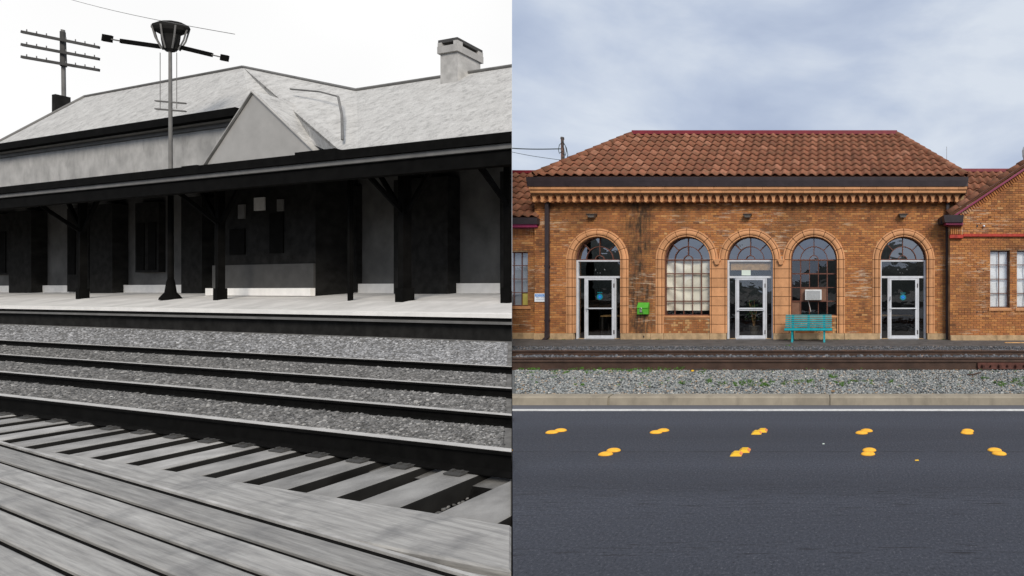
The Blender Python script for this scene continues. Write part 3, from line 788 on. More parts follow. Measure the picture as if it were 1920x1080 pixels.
# plant behind the middle door
pp = empty('potted_plant', (bx(1408), Y0+0.75, 0.02)); tag(pp, 'leafy green potted plant behind the glass of the middle door', 'plant')
ME().lathe((0, 0, 0), [(0.13, 0), (0.19, 0.36), (0.20, 0.36), (0.20, 0.40), (0.17, 0.40)], 14).build('pot', M['pot'], pp)
m = ME()
for k in range(9): a = random.uniform(0, 6.28); m.tube([(0.03*math.cos(a), 0.03*math.sin(a), 0.38), (0.10*math.cos(a), 0.10*math.sin(a), 0.8), (0.24*math.cos(a), 0.2*math.sin(a), random.uniform(1.0, 1.35))], 0.009, 5)
m.build('stem', M['wood'], pp)
m = ME()
for k in range(230):
    a = random.uniform(0, 6.28); z = random.uniform(0.62, 1.42); r = random.uniform(0.05, 0.34); p = Vector((math.cos(a)*r, math.sin(a)*r*0.8, z)); d = Vector((random.uniform(-1, 1), random.uniform(-1, 1), random.uniform(-0.9, 0.3))).normalized()*0.10; sd_ = d.cross(Vector((0, 0, 1))).normalized()*0.025
    m.add([p, p+d*0.5+sd_, p+d, p+d*0.5-sd_], [(0, 1, 2, 3)])
m.build('foliage', M['leaf'], pp)
# office furniture seen dimly through the glass
def desk(x, y, wd):
    t = empty('office_desk', (x, y, 0.02)); ME().box(-wd/2, wd/2, -0.3, 0.3, 0.70, 0.74).build('desk_top', M['wood'], t)
    for sx in (-1, 1):
        for sy in (-1, 1): ME().box(sx*(wd/2-0.05)-0.025, sx*(wd/2-0.05)+0.025, sy*0.25-0.025, sy*0.25+0.025, 0, 0.70).build('leg', M['lampbody'], t)
    return t
tag(desk(ARCH[0]+0.1, Y0+1.6, 1.3), 'office desk seen through the glass of the leftmost door', 'desk')
tag(desk(ARCH[4], Y0+1.9, 1.3), 'office desk seen through the glass of the rightmost door', 'desk')

# ---- air conditioner
xa, xb = bx(1509.5), bx(1540.5); za, zb = bz(562.5), bz(543)
ac = empty('air_conditioner', ((xa+xb)/2, YG-0.2, za)); tag(ac, 'white window air conditioner with grey grille above the teal bench', 'air conditioner')
hw, hh = (xb-xa)/2, zb-za
ME().box(-hw, hw, 0.0, 0.45, 0, hh).build('casing', M['ac'], ac, bevel=0.012)
m = ME().box(-hw+0.045, hw-0.05, -0.004, 0.01, 0.03, hh-0.04); m.build('grille', M['acgrille'], ac)
for k in range(9):
    z = 0.045+k*(hh-0.10)/8; ME().box(-hw+0.05, hw-0.055, -0.012, -0.004, z, z+0.012).build('louvre', M['ac'], ac)
ME().box(-hw+0.01, hw-0.01, -0.006, 0.0, -0.014, 0.0).build('drip_tray', M['lampbody'], ac)
m = ME().tube([(-hw+0.09, 0.17, 0.0), (-hw+0.13, 0.172, -0.12), (-hw+0.17, 0.174, -0.28), (-hw+0.20, 0.175, -0.42)], 0.008); m.build('power_cord', M['ac'], ac)

# ---- cornice, gutter, corbel table
YC = Y0-0.16
z1, z2, z3 = Z_(362, 14.74), Z_(355.5, 14.70), Z_(349.3, 14.66)
corn = part(ME().box(X_(993, 14.75), X_(1813, 14.75), 14.78, Y0+0.3, z1-0.01, z3-0.002), 'cornice', M['joint'])
bandmesh = {}
def band(y, pa, pb, za, zb, ln, off, tone_seed):
    x = X_(pa, y)-off; k = 0
    while x < X_(pb, y):
        a, b_ = max(x, X_(pa, y)), min(x+ln-0.008, X_(pb, y))
        if b_-a > 0.02:
            key = (round(b_-a, 3), y, k % 3)
            if key not in bandmesh:
                mm = ME().prism([(0, 0), (-0.012, (zb-za)*0.25), (-0.012, zb-za), (0.14, zb-za), (0.14, 0)], 0, b_-a, 0.35+0.22*(k % 3), axis='x'); bandmesh[key] = tcm(mm, 'cornice_block')
            piece('cornice_block', bandmesh[key], (a, y, za), corn)
        x += ln; k += 1
band(14.74, 994, 1812, z1, z2-0.006, 0.548, 0.1, 1)
band(14.69, 992, 1813, z2, z3, 0.548, 0.37, 2)
cw = 0.271; hC = z1-Z_(378.5, 14.86)
half = [(0.5*cw-0.004, 0), (0.5*cw-0.004, -0.018)]
for k in range(7):
    t = k/6; half.append((0.5*cw-0.010-(0.5*cw-0.055)*math.sin(t*PI/2)**0.7, -0.018-t*hC*0.62))
half += [(0.048, -hC*0.72), (0.060, -hC*0.74), (0.058, -hC*0.86), (0.038, -hC*0.97), (0.016, -hC*1.03)]
poly = half+[(-x, z) for x, z in reversed(half)]
CB = [tcm(ME().prism(poly, 0, 0.16, t), 'corbel') for t in (0.2, 0.45, 0.7)]
x = X_(1001.5, 14.86); k = 0
while x < X_(1806, 14.86):
    piece('corbel', CB[random.randrange(3)], (x, 14.86, z1-0.004), corn); x += cw
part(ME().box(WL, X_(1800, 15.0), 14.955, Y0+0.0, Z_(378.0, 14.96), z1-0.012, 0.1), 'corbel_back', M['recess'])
YE = 14.62
ge0, ge1 = X_(986, YE), X_(1816, YE)
m = ME(); zt, zb = Z_(331.5, YE), Z_(349, YE)
pr = [(YE, zt), (YE+0.012, zt-0.11), (YE-0.004, zt-0.118), (YE+0.03, zb), (15.1, zb), (15.1, zt-0.06), (YE+0.03, zt-0.06), (YE+0.02, zt)]
n = len(pr); vs = [(ge0+(0.10 if z < zt-0.2 else 0.0), y, z) for y, z in pr]+[(ge1-(0.10 if z < zt-0.2 else 0.0), y, z) for y, z in pr]
m.add(vs, [tuple(range(n)), tuple(range(2*n-1, n-1, -1))]+[(i, n+i, n+(i+1) % n, (i+1) % n) for i in range(n)])
part(m, 'gutter', M['gutter'])
# right return of the gutter
part(ME().box(ge1-0.12, ge1-0.004, YE+0.04, 16.6, zb+0.01, zt-0.004), 'gutter', M['gutter'])
part(ME().box(ge0+0.004, ge0+0.12, YE+0.04, 16.6, zb+0.01, zt-0.004), 'gutter', M['gutter'])

# ---- tiled roofs
TW, TX, TLEN = 0.304, 0.0, 0.43
def tile_mesh(tone, expo, name='tile'):
    """one barrel tile; x across, y up the slope, z out of it"""
    n = 10; V = []; ln = expo+0.07
    prof = []
    for i in range(n+1):
        u = i/n; x = (u-0.5)*TW*1.03
        z = 0.066*max(0.0, math.cos((u-0.42)*PI/0.62))**0.85 if abs(u-0.42) < 0.31 else -0.018*math.sin(min(1, max(0, (abs(u-0.42)-0.31)/0.27))*PI*0.5)
        prof.append((x, z))
    lift = 0.046
    for y, dz in ((0, lift), (ln, 0.0)):
        V += [(x, y, z+dz+0.012) for x, z in prof]
    V += [(x, 0.004, z+lift-0.010) for x, z in prof]
    V += [(x, ln*0.6, z-0.004) for x, z in prof]
    m = ME(); k = n+1
    fs = [(i, i+1, k+i+1, k+i) for i in range(n)]+[(i+1, i, 2*k+i, 2*k+i+1) for i in range(n)]+[(2*k+i+1, 2*k+i, 3*k+i, 3*k+i+1) for i in range(n)]
    m.add(V, fs, tone); return m
def slope_tiles(A, B, nrow, x0, x1, cuts, roof, single_max, phase=0.0):
    """A=(y,z) eave, B=(y,z) ridge; tiles between x0..x1; cuts: functions x,row-> keep; vertical cut planes"""
    dy, dz = B[0]-A[0], B[1]-A[1]; L_ = math.hypot(dy, dz); ex = L_/nrow; ang = math.atan2(dz, dy)
    R_ = Matrix.Rotation(ang, 4, 'X')
    variants = []
    for k in range(14):
        me = tile_mesh((k+0.5)/14, ex).mesh('tile'); me.materials.append(M['tile']); me.polygons.foreach_set('use_smooth', [True]*len(me.polygons)); variants.append(me)
    bm = bmesh.new(); lay_ = None; rest = []
    cnt = 0
    for r in range(nrow):
        y, z = A[0]+dy*r/nrow, A[1]+dz*r/nrow
        k0 = math.ceil((x0-TW)/TW); x = k0*TW+phase
        while x < x1+TW:
            t = min(0.99, max(0.0, random.betavariate(2.6, 2.4)+(0.25 if r == nrow-1 and random.random() < 0.15 else 0)))
            lo, hi = cuts(r/nrow), cuts((r+1.2)/nrow)
            inside = x-TW*0.55 >= max(lo[0], hi[0]) and x+TW*0.55 <= min(lo[1], hi[1])
            outside = x+TW*0.5 < min(lo[0], hi[0]) or x-TW*0.5 > max(lo[1], hi[1])
            loc = (x+random.uniform(-0.004, 0.004), y, z+random.uniform(-0.004, 0.004))
            rz = random.uniform(-0.012, 0.012)
            if not outside:
                if inside and cnt < single_max:
                    o = inst('tile', variants[int(t*14)], loc, roof); o.rotation_euler = (ang, 0, rz); cnt += 1
                else: rest.append((t, loc, rz, inside))
            x += TW
    if rest:
        m = ME(); cut = ME()
        for t, loc, rz, ins in rest:
            q = tile_mesh(t, ex); T = Matrix.Translation(loc) @ Matrix.Rotation(rz, 4, 'Z') @ R_
            (m if ins else cut).add([T @ Vector(v) for v in q.v], q.f, t)
        me = cut.mesh('tiles_cut') if cut.v else None
        if me:
            b = bmesh.new(); b.from_mesh(me)
            for side in (0, 1):
                p0 = Vector((cuts(0.0)[side], A[0], A[1])); p1 = Vector((cuts(1.0)[side], B[0], B[1]))
                d = p1-p0; no = Vector((d.y, -d.x, 0)).normalized()
                if (no.x > 0) == (side == 0): no = -no        # outer side
                bmesh.ops.bisect_plane(b, geom=b.verts[:]+b.edges[:]+b.faces[:], plane_co=p0, plane_no=no, clear_outer=True)
            b.to_mesh(me); b.free()
            vs = [v.co[:] for v in me.vertices]; tn = [a.value for a in me.attributes['tone'].data]
            off = len(m.v); m.v.extend(vs)
            for p, t in zip(me.polygons, tn): m.f.append([i+off for i in p.vertices]); m.t.append(t)
            bpy.data.meshes.remove(me)
        o = m.build('tile_field', M['tile'], roof, smooth=True); tag(o, kind='stuff')
EA = (14.66, Z_(331, 14.66)); RB = (16.9, Z_(252, 16.9))
EL, ER = X_(1001, 14.66), X_(1811, 14.66); RL, RR = X_(1188, 16.9), X_(1680, 16.9)
back_y = 2*RB[0]-EA[0]
m = ME(); zd = -0.02
m.add([(EL, EA[0], EA[1]+zd), (ER, EA[0], EA[1]+zd), (RR, RB[0], RB[1]+zd), (RL, RB[0], RB[1]+zd), (EL, back_y, EA[1]+zd), (ER, back_y, EA[1]+zd)],
      [(0, 1, 2, 3), (1, 5, 2), (4, 0, 3), (5, 4, 3, 2), (0, 4, 5, 1)], 0.3)
roof = part(m, 'roof', M['tile'])
slope_tiles(EA, RB, 9, EL, ER, lambda t: (EL+(RL-EL)*t, ER+(RR-ER)*t), roof, 300)
def hip_tiles(p0, p1, n, parent, r=0.135):
    p0, p1 = Vector(p0), Vector(p1); d = (p1-p0); ln = d.length/n; d.normalize()
    sx = d.cross(Vector((0, 0, 1))).normalized(); up = sx.cross(d)
    for k in range(n):
        m = ME(); q = 9; V = []
        a, b_ = p0+d*(ln*k-0.02), p0+d*(ln*(k+1)+0.05)
        for c_, rr in ((a, r*1.08), (b_, r*0.86)):
            for i in range(q):
                t = PI*i/(q-1)-0.25+0.5*i/(q-1); V.append(c_+sx*math.cos(t)*rr+up*math.sin(t)*rr)
        V += [v-(v-a)*0.16 for v in V[:q]]
        m.add(V, [(i, i+1, q+i+1, q+i) for i in range(q-1)]+[(i+1, i, 2*q+i, 2*q+i+1) for i in range(q-1)], random.betavariate(2.5, 2.5))
        m.build('hip_tile', M['tile'], parent, smooth=True)
hip_tiles((EL+0.02, EA[0]+0.02, EA[1]+0.05), (RL, RB[0], RB[1]+0.0), 12, roof)
hip_tiles((ER-0.02, EA[0]+0.02, EA[1]+0.05), (RR, RB[0], RB[1]+0.0), 12, roof)
m = ME().prism([(RB[0]-0.13, RB[1]-0.03), (RB[0]-0.13, RB[1]+0.115), (RB[0], RB[1]+0.16), (RB[0]+0.13, RB[1]+0.115), (RB[0]+0.13, RB[1]-0.03)], RL-0.02, RR+0.02, axis='x')
m.build('ridge_cap', M['crimson'], roof)

# ---- left wing
YL = 15.42
LW1 = WL
lwz = Z_(422, 15.2)
lw_x0, lw_x1 = X_(930, YL), X_(990, YL); lw_z0, lw_z1 = Z_(574, YL), Z_(472, YL)
m = ME(); xa = -20
m.box(xa, lw_x0, YL, YL+0.3, 0, lwz); m.box(lw_x1, LW1, YL, YL+0.3, 0, lwz); m.box(lw_x0, lw_x1, YL, YL+0.3, 0, lw_z0); m.box(lw_x0, lw_x1, YL, YL+0.3, lw_z1, lwz)
lwall = part(m, 'wall', M['mortar'])
def iv_left(z):
    iv = [(xa+8, LW1-0.001)]
    if lw_z0 < z < lw_z1: iv = subtract(iv, [(lw_x0, lw_x1)])
    return iv
mb, _ = lay(YL, PLT+0.004, Z_(447, YL), iv_left, 0.05)
# soldier-course frieze under the eave
for zz0, zz1 in ((Z_(447, YL)+0.02, Z_(441, YL)), (Z_(440, YL), Z_(430, YL))):
    x = -14
    while x < LW1-0.06: mb.box(x, x+0.056, YL-0.02-random.uniform(0, 0.01), YL+0.02, zz0, zz1, tone_()*0.9); x += 0.068
o = part(mb, 'brickwork', M['brick'], parent=lwall); tag(o, kind='stuff')
part(ME().box(xa, LW1-0.004, YL-0.06, YL+0.05, -0.05, PLT), 'plinth_block', M['plinth'], bevel=0.01)
def small_window(x0, x1, z0, z1, nx, nz, Yw, matf, bl, name_side):
    m = ME(); t = 0.035; y = Yw+0.12
    m.box(x0, x0+t, y-0.03, y+0.03, z0, z1); m.box(x1-t, x1, y-0.03, y+0.03, z0, z1); m.box(x0+t, x1-t, y-0.03, y+0.03, z0, z0+t); m.box(x0+t, x1-t, y-0.03, y+0.03, z1-t, z1)
    wn_ = part(m, 'window', M['sash'])
    for k in range(1, nx): xx = x0+(x1-x0)*k/nx; ME().box(xx-0.013, xx+0.013, y-0.022, y+0.0, z0+t, z1-t).build('muntin', M['sash'], wn_)
    for k in range(1, nz): zz = z0+(z1-z0)*k/nz; ME().box(x0+t, x1-t, y-0.026, y-0.004, zz-0.013, zz+0.013).build('muntin', M['sash'], wn_)
    for i in range(nx):
        for k in range(nz):
            q = quad_pane(x0+(x1-x0)*i/nx, x0+(x1-x0)*(i+1)/nx, z0+(z1-z0)*k/nz, z0+(z1-z0)*(k+1)/nz, y+0.006, 0.003)
            q.build('pane', matf(i, k), wn_)
    ME().box(x0-0.06, x1+0.12 if name_side == 'l' else x1+0.06, Yw-0.05, y+0.03, z0-0.10, z0-0.055, 0.2).build('sill', M['terracotta'], wn_)
    ME().box(x0-0.04, x1+0.10 if name_side == 'l' else x1+0.04, Yw-0.03, y+0.03, z0-0.052, z0-0.002, 0.35).build('sill', M['terracotta'], wn_)
    return wn_
small_window(lw_x0, lw_x1, lw_z0, lw_z1, 4, 4, YL, lambda i, k: M['yellowpane'] if (i == 3 and k == 0) else M['glass'], 0, 'l')
o = blind('window_blind', lw_x0, lw_x1, lw_z0, lw_z1, YL+0.24, M['greyblind'], 0.2, 12, 12, 0.01); tag(o, 'dull grey blind in the small window at the left end of the station', 'blind')
# its roof
YLE = 15.05
LA = (YLE+0.04, Z_(408, YLE)); LB = (17.4, Z_(325, 17.4))
def wing_roof(xa, xb, A, B, nrow, phase):
    m = ME(); by = 2*B[0]-A[0]
    m.add([(xa, A[0], A[1]-0.02), (xb, A[0], A[1]-0.02), (xb, B[0], B[1]-0.02), (xa, B[0], B[1]-0.02), (xb, by, A[1]), (xa, by, A[1])], [(0, 1, 2, 3), (3, 2, 4, 5), (0, 3, 5), (1, 4, 2), (0, 5, 4, 1)], 0.3)
    rf = part(m, 'roof', M['tile'])
    slope_tiles(A, B, nrow, xa, xb, lambda t: (xa, xb), rf, 0, phase)
    ME().prism([(B[0]-0.12, B[1]-0.03), (B[0]-0.12, B[1]+0.08), (B[0], B[1]+0.13), (B[0]+0.12, B[1]+0.08), (B[0]+0.12, B[1]-0.03)], xa, xb, axis='x').build('ridge_cap', M['crimson'], rf)
    return rf
wing_roof(-16, X_(1006, YLE), LA, LB, 8, 0.1)
m = ME().prism([(YLE-0.02, Z_(408, YLE)), (YLE+0.0, Z_(420, YLE)), (YL+0.1, Z_(420, YLE)), (YL+0.1, Z_(409, YLE)), (YLE+0.01, Z_(409, YLE))], -16, X_(1007.5, YLE), axis='x')
part(m, 'gutter', M['gutter'])
part(ME().box(-16, X_(1007, 15.12), 15.10, YL+0.05, Z_(426, 15.12), Z_(420.3, 15.12)), 'fascia', M['magenta'])
# main block's left flank above the wing
part(ME().box(WL, WL+0.3, Y0+0.36, 19.0, 0, WTOP), 'wall', M['mortar'])

# ---- right wing with the gable
YRW = 14.85
gx0 = X_(1781, YRW); gxr = 12.0
rake = [(X_(1781, YRW), Z_(404, YRW)), (X_(1925, YRW), Z_(308, YRW))]
rs = (rake[1][1]-rake[0][1])/(rake[1][0]-rake[0][0])
apex_x = gx0+4.3; apex_z = rake[0][1]+rs*4.3
rz_at = lambda x: rake[0][1]+rs*((x-gx0) if x < apex_x else (2*apex_x-gx0-x))
rx_at = lambda z: gx0+(z-rake[0][1])/rs
rw = [(X_(1856.5, YRW), X_(1893.5, YRW)), (X_(1906.5, YRW), X_(1943.5, YRW))]; rwz0, rwz1 = Z_(577, YRW), Z_(469.5, YRW)
m = ME(); ytk = YRW+0.3; xe = 2*apex_x-gx0
m.box(gx0, rw[0][0], YRW, ytk, 0, rake[0][1]); m.box(rw[0][1], rw[1][0], YRW, ytk, 0, rake[0][1]); m.box(rw[1][1], xe, YRW, ytk, 0, rake[0][1])
for a, b_ in rw: m.box(a, b_, YRW, ytk, 0, rwz0); m.box(a, b_, YRW, ytk, rwz1, rake[0][1])
m.prism([(gx0, rake[0][1]), (xe, rake[0][1]), (apex_x, apex_z-0.1)], YRW, ytk)
m.box(gx0, gx0+0.3, ytk, 20, 0, rake[0][1]-0.05)
rwall = part(m, 'wall', M['mortar'])
band_z = Z_(441.5, YRW)
def iv_right(z):
    x0 = gx0 if z < rake[0][1]-0.25 else rx_at(z+0.30)
    iv = [(max(gx0, x0), gx0+4.0)]
    if rwz0 < z < rwz1: iv = subtract(iv, rw)
    if z > Z_(440, YRW): iv = subtract(iv, [(gx0, X_(1806, YRW))]) if z < rake[0][1]+0.1 else iv
    return iv
mb, singles = lay(YRW, PLT-0.02, apex_z-0.2, iv_right, gx0, single=lambda x, z: x < X_(1915, YRW) and z < Z_(446, YRW))
o = part(mb, 'brickwork', M['brick'], parent=rwall); tag(o, kind='stuff')
for (x, y, z) in singles: piece('brick', VAR[min(23, int(tone_()*24))], (x, y, z), rwall)
# rake: dentil bricks, magenta edge board, barrel tiles
dv = Vector((1, 0, rs)).normalized(); nv = Vector((-dv.z, 0, dv.x))
m = ME(); s = 0.12
while s < 4.2:
    p = Vector((gx0, YRW-0.035, rake[0][1]))+dv*s-nv*0.285
    if p.x > X_(1787, YRW): m.obox(p, dv*0.05, (0, 0.06, 0), nv*0.19, tone_()+0.08)
    s += 0.085
o = m.build('rake_dentils', M['brick'], rwall); tag(o, kind='stuff')
p0 = Vector((gx0+0.05, YRW-0.14, rake[0][1]))
part(ME().obox(p0-nv*0.095, dv*4.9, (0, 0.45, 0), nv*0.06), 'rake_board', M['magenta'])
m = ME(); ra = Vector((gx0-0.12, 0, rake[0][1]-0.12*rs))
m.obox(ra+Vector((0, YRW-0.1, 0))-nv*0.02, dv*5.0, (0, 6.0, 0), nv*0.05, 0.35)
m.obox(Vector((apex_x, YRW-0.1, apex_z-0.02)), Vector((1, 0, -rs)).normalized()*5.0, (0, 6.0, 0), Vector((0, 0, 0.05)), 0.35)
rr = part(m, 'roof', M['tile'])
ra2 = Vector((gx0-0.085, YRW-0.16, rake[0][1]+0.015)); L5 = 4.9; nT = 12
for k in range(nT):
    m = ME(); q = 9; V = []
    a = ra2+dv*(L5*k/nT-0.02)+nv*0.05; b_ = ra2+dv*(L5*(k+1)/nT+0.03)+nv*0.03
    for c_, r_ in ((a, 0.115), (b_, 0.10)):
        for i in range(q):
            t = PI*1.25*i/(q-1)-0.35; V.append(c_+Vector((0, -math.cos(t)*r_*1.0, 0))+nv*math.sin(t)*r_)
    V += [v-(v-a)*0.14 for v in V[:q]]
    m.add(V, [(i, i+1, q+i+1, q+i) for i in range(q-1)]+[(i+1, i, 2*q+i, 2*q+i+1) for i in range(q-1)], random.betavariate(3, 2.5)); m.build('rake_tile', M['tile'], rr, smooth=True)
# first row of field tiles behind the rake tiles
# eave return box, magenta fillet, brick dentils, red band
ya = 14.5
m = ME(); a, b_ = X_(1769.5, ya), X_(1807.5, ya); z0, z1_ = Z_(416.5, ya), Z_(403, ya)
m.add([(a+0.05, ya+0.03, z0), (b_-0.02, ya+0.03, z0), (b_-0.02, YRW+0.03, z0), (a+0.05, YRW+0.03, z0), (a, ya, z1_), (b_, ya, z1_), (b_, YRW+0.03, z1_), (a, YRW+0.03, z1_)], [(0, 1, 5, 4), (1, 2, 6, 5), (2, 3, 7, 6), (3, 0, 4, 7), (4, 5, 6, 7), (3, 2, 1, 0)])
part(m, 'gutter', M['gutter'])
part(ME().box(a, gx0-0.004, YRW+0.03, 15.19, z0, z1_-0.004), 'gutter', M['gutter'])
part(ME().box(X_(1774, 14.58), X_(1806, 14.58), 14.58, YRW+0.02, Z_(421, 14.58), z0-0.003), 'fascia', M['magenta'])
part(ME().box(X_(1778, 14.66), X_(1805.5, 14.66), 14.66, YRW+0.015, Z_(424, 14.66), Z_(421, 14.58)-0.003), 'fascia', M['crimson'])
m = ME(); x = X_(1783, 14.74)
while x < X_(1804, 14.74): m.box(x, x+0.045, 14.75, YRW+0.03, Z_(439, 14.74), Z_(428, 14.74), tone_()*0.8); x += 0.065
m.box(X_(1782, 14.78), X_(1805, 14.78), 14.78, YRW+0.02, Z_(427, 14.76), Z_(424.2, 14.7), 0.6)
o = m.build('dentils', M['brick'], rwall); tag(o, kind='stuff')
part(ME().box(X_(1781, 14.72), X_(1806.4, 14.72), 14.72, YRW-0.002, Z_(446.5, 14.72), Z_(440, 14.72)), 'string_course', M['red'], bevel=0.006)
part(ME().box(X_(1806.6, 14.76), gx0+4.2, 14.765, YRW-0.002, Z_(443.5, 14.76), Z_(438.3, 14.76)), 'string_course', M['red'], bevel=0.006)
part(ME().box(gx0+0.002, gx0+4.2, YRW-0.08, YRW+0.03, -0.06, PLT-0.03), 'plinth_block', M['plinth'], bevel=0.012)
for a, b_ in rw:
    small_window(a, b_, rwz0, rwz1, 2, 4, YRW, lambda i, k: M['glass'], 0, 'r')
    o = blind('window_blind', a, b_, rwz0, rwz1, YRW+0.175, M['blueblind'], 0.4, 10, 30, 0.010)
    tag(o, 'white blind in the %s tall window of the right wing' % ('left' if a == rw[0][0] else 'cut-off right'), 'blind')
# anchor holes in the wing wall
for px, py, r in ((1833, 506.5, 0.022), (1844, 506.5, 0.022), (1832, 585, 0.022), (1843.5, 585, 0.022), (1832, 424, 0.035), (1838.5, 419, 0.022)):
    part(ME().cyl((X_(px, YRW), YRW-0.019, Z_(py, YRW)), (X_(px, YRW), YRW-0.001, Z_(py, YRW)), r, n=10), 'anchor_hole', M['gutter'])
part(ME().lathe((X_(1845, 14.78), 14.79, Z_(424, 14.8)-0.03), [(0.01, 0), (0.032, 0.01), (0.04, 0.03), (0.03, 0.055), (0.008, 0.065)], 12), 'wall_camera', M['signwhite'], smooth=True)
# roof seen between the main block and the gable
wing_roof(X_(1800, 15.9), gx0+4.0, (15.45, Z_(408, 15.1)), (17.6, Z_(322, 17.6)), 7, 0.18)
part(ME().box(X_(1781, 15.3), X_(1920, 15.3), 15.48, 15.6, 3.0, Z_(410, 15.2)), 'wall', M['mortar'])

# ---- downpipes
def downpipe(px, y, ztop, label, w_=0.125):
    x = X_(px, y); t = empty('downpipe', (x, y, 0)); tag(t, label, 'downpipe')
    ME().box(-w_/2, w_/2, -0.05, 0.05, 0.30, ztop).build('pipe', M['gutter'], t, bevel=0.01)
    for z in (ztop-0.35, ztop*0.5, 0.65): ME().box(-w_/2-0.012, w_/2+0.012, -0.056, 0.056, z, z+0.05).build('strap', M['gutter'], t)
    return t
t = downpipe(1026, 15.09, Z_(364, 15.09), 'dark brown square downpipe beside the notice sign')
ME().obox((-0.062, -0.052, 0.30), (0.125, 0, 0), (0, 0.10, 0), (0.02, -0.03, -0.20)).build('offset', M['gutter'], t)
ME().obox((-0.05, -0.08, 0.10), (0.14, 0, 0), (0, 0.10, 0), (-0.03, -0.12, -0.075)).build('shoe', M['gutter'], t)
t = downpipe(1776.5, 15.12, Z_(364, 15.12), 'dark brown downpipe in the corner beside the gabled wing', 0.11)
ME().box(-0.055, 0.055, -0.05, 0.05, 0.02, 0.298).build('shoe', M['gutter'], t)

# ---- wall lamps
for i, px in enumerate((1113.5, 1403, 1691.5)):
    x, z = bx(px), bz(404.5); t = empty('wall_lamp', (x, Y0-0.012, z)); tag(t, 'small dark wall lamp above the %s door' % ('leftmost', 'middle', 'rightmost')[i], 'lamp', 'wall lamps above the station doors')
    ME().box(-0.07, 0.07, -0.03, 0.0, -0.07, 0.06).build('back_plate', M['lampbody'], t)
    ME().add([(-0.15, -0.24, 0.03), (0.15, -0.24, 0.03), (0.13, 0, 0.075), (-0.13, 0, 0.075), (-0.15, -0.24, -0.005), (0.15, -0.24, -0.005), (0.13, 0, -0.01), (-0.13, 0, -0.01)], [(0, 1, 2, 3), (0, 4, 5, 1), (1, 5, 6, 2), (0, 3, 7, 4), (4, 7, 6, 5)]).build('hood', M['lampbody'], t, bevel=0.008)
    ME().add([(-0.13, -0.215, -0.008), (0.13, -0.215, -0.008), (0.11, -0.03, -0.008), (-0.11, -0.03, -0.008), (-0.08, -0.18, -0.085), (0.08, -0.18, -0.085), (0.08, -0.05, -0.09), (-0.08, -0.05, -0.09)], [(0, 4, 5, 1), (1, 5, 6, 2), (2, 6, 7, 3), (3, 7, 4, 0), (4, 7, 6, 5)]).build('lens', M['lamplens'], t)

# ---- mailbox
mb_ = empty('mailbox', (bx(1208), Y0-0.012, bz(589))); tag(mb_, 'bright green wall mailbox with padlock and hanging chain', 'mailbox')
ME().box(-0.185, 0.185, -0.15, 0, 0, 0.205).build('box', M['green'], mb_, bevel=0.008)
ME().add([(-0.19, -0.165, 0.207), (0.19, -0.165, 0.207), (0.19, 0, 0.207), (-0.19, 0, 0.207), (-0.19, -0.175, 0.225), (0.19, -0.175, 0.225), (0.19, 0.0, 0.405), (-0.19, 0.0, 0.405), (0.19, -0.05, 0.405), (-0.19, -0.05, 0.405)],
     [(0, 1, 5, 4), (4, 5, 8, 9), (9, 8, 6, 7), (0, 4, 9, 7, 3), (1, 2, 6, 8, 5), (3, 7, 6, 2), (0, 3, 2, 1)]).build('lid', M['green'], mb_, bevel=0.006)
pl = ME().box(-0.075, 0.0, -0.205, -0.175, 0.07, 0.155).build('padlock', M['steel'], mb_, bevel=0.01)
m = ME().tube([(-0.065, -0.19, 0.155), (-0.065, -0.19, 0.20), (-0.05, -0.19, 0.225), (-0.025, -0.19, 0.225), (-0.01, -0.19, 0.20), (-0.01, -0.19, 0.155)], 0.010); m.build('shackle', M['steel'], pl)
ch = ME(); z = 0.10; k = 0
while z > -0.76:
    ch.bar((0.015, -0.165 if z > 0 else -0.02, z), (0.015, -0.165 if z-0.03 > 0 else -0.02, z-0.036), 0.014 if k % 2 else 0.006, 0.006 if k % 2 else 0.014); z -= 0.03; k += 1
ch.box(0.0, 0.03, -0.09, -0.06, -0.80, -0.74)
ch.build('chain', M['lampbody'], mb_)

# ---- notice sign
ns = empty('notice_sign', (bx(1014.5), Y0-0.03, bz(558))); tag(ns, 'small white sign with blue NOTICE heading beside the left downpipe', 'sign')
W2, H2 = 0.205, 0.145
ME().box(-W2, W2, -0.006, 0.006, -H2, H2).build('sign_board', M['signwhite'], ns, bevel=0.003)
def text(body, size, x, z, mt, parent, y=-0.009):
    cu = bpy.data.curves.new('lettering', 'FONT'); cu.body = body; cu.size = size; cu.align_x = 'CENTER'; cu.align_y = 'CENTER'; cu.extrude = 0.001
    tmp = bpy.data.objects.new('tmp_text', cu); C.objects.link(tmp)
    dg = bpy.context.evaluated_depsgraph_get(); me = bpy.data.meshes.new_from_object(tmp.evaluated_get(dg)); me.name = 'lettering'
    bpy.data.objects.remove(tmp); bpy.data.curves.remove(cu)
    me.materials.clear(); me.materials.append(mt)
    o = link(bpy.data.objects.new('lettering', me), parent); o.location = (x, y, z); o.rotation_euler = (PI/2, 0, 0); return o
ME().box(-W2+0.02, W2-0.012, -0.0075, -0.0062, 0.035, H2-0.022).build('heading_band', M['signblue'], ns)
text('NOTICE', 0.088, 0.004, 0.079, M['signwhite'], ns, -0.0095)
text('FIRE LANE', 0.066, 0.0, -0.005, M['signtext'], ns)
m = ME(); x = -0.16
while x < 0.15: wd = random.choice([0.012, 0.02, 0.03]); m.box(x, x+wd, -0.0085, -0.0065, -0.082, -0.064); x += wd+0.008
m.build('small_print', M['signtext'], ns)

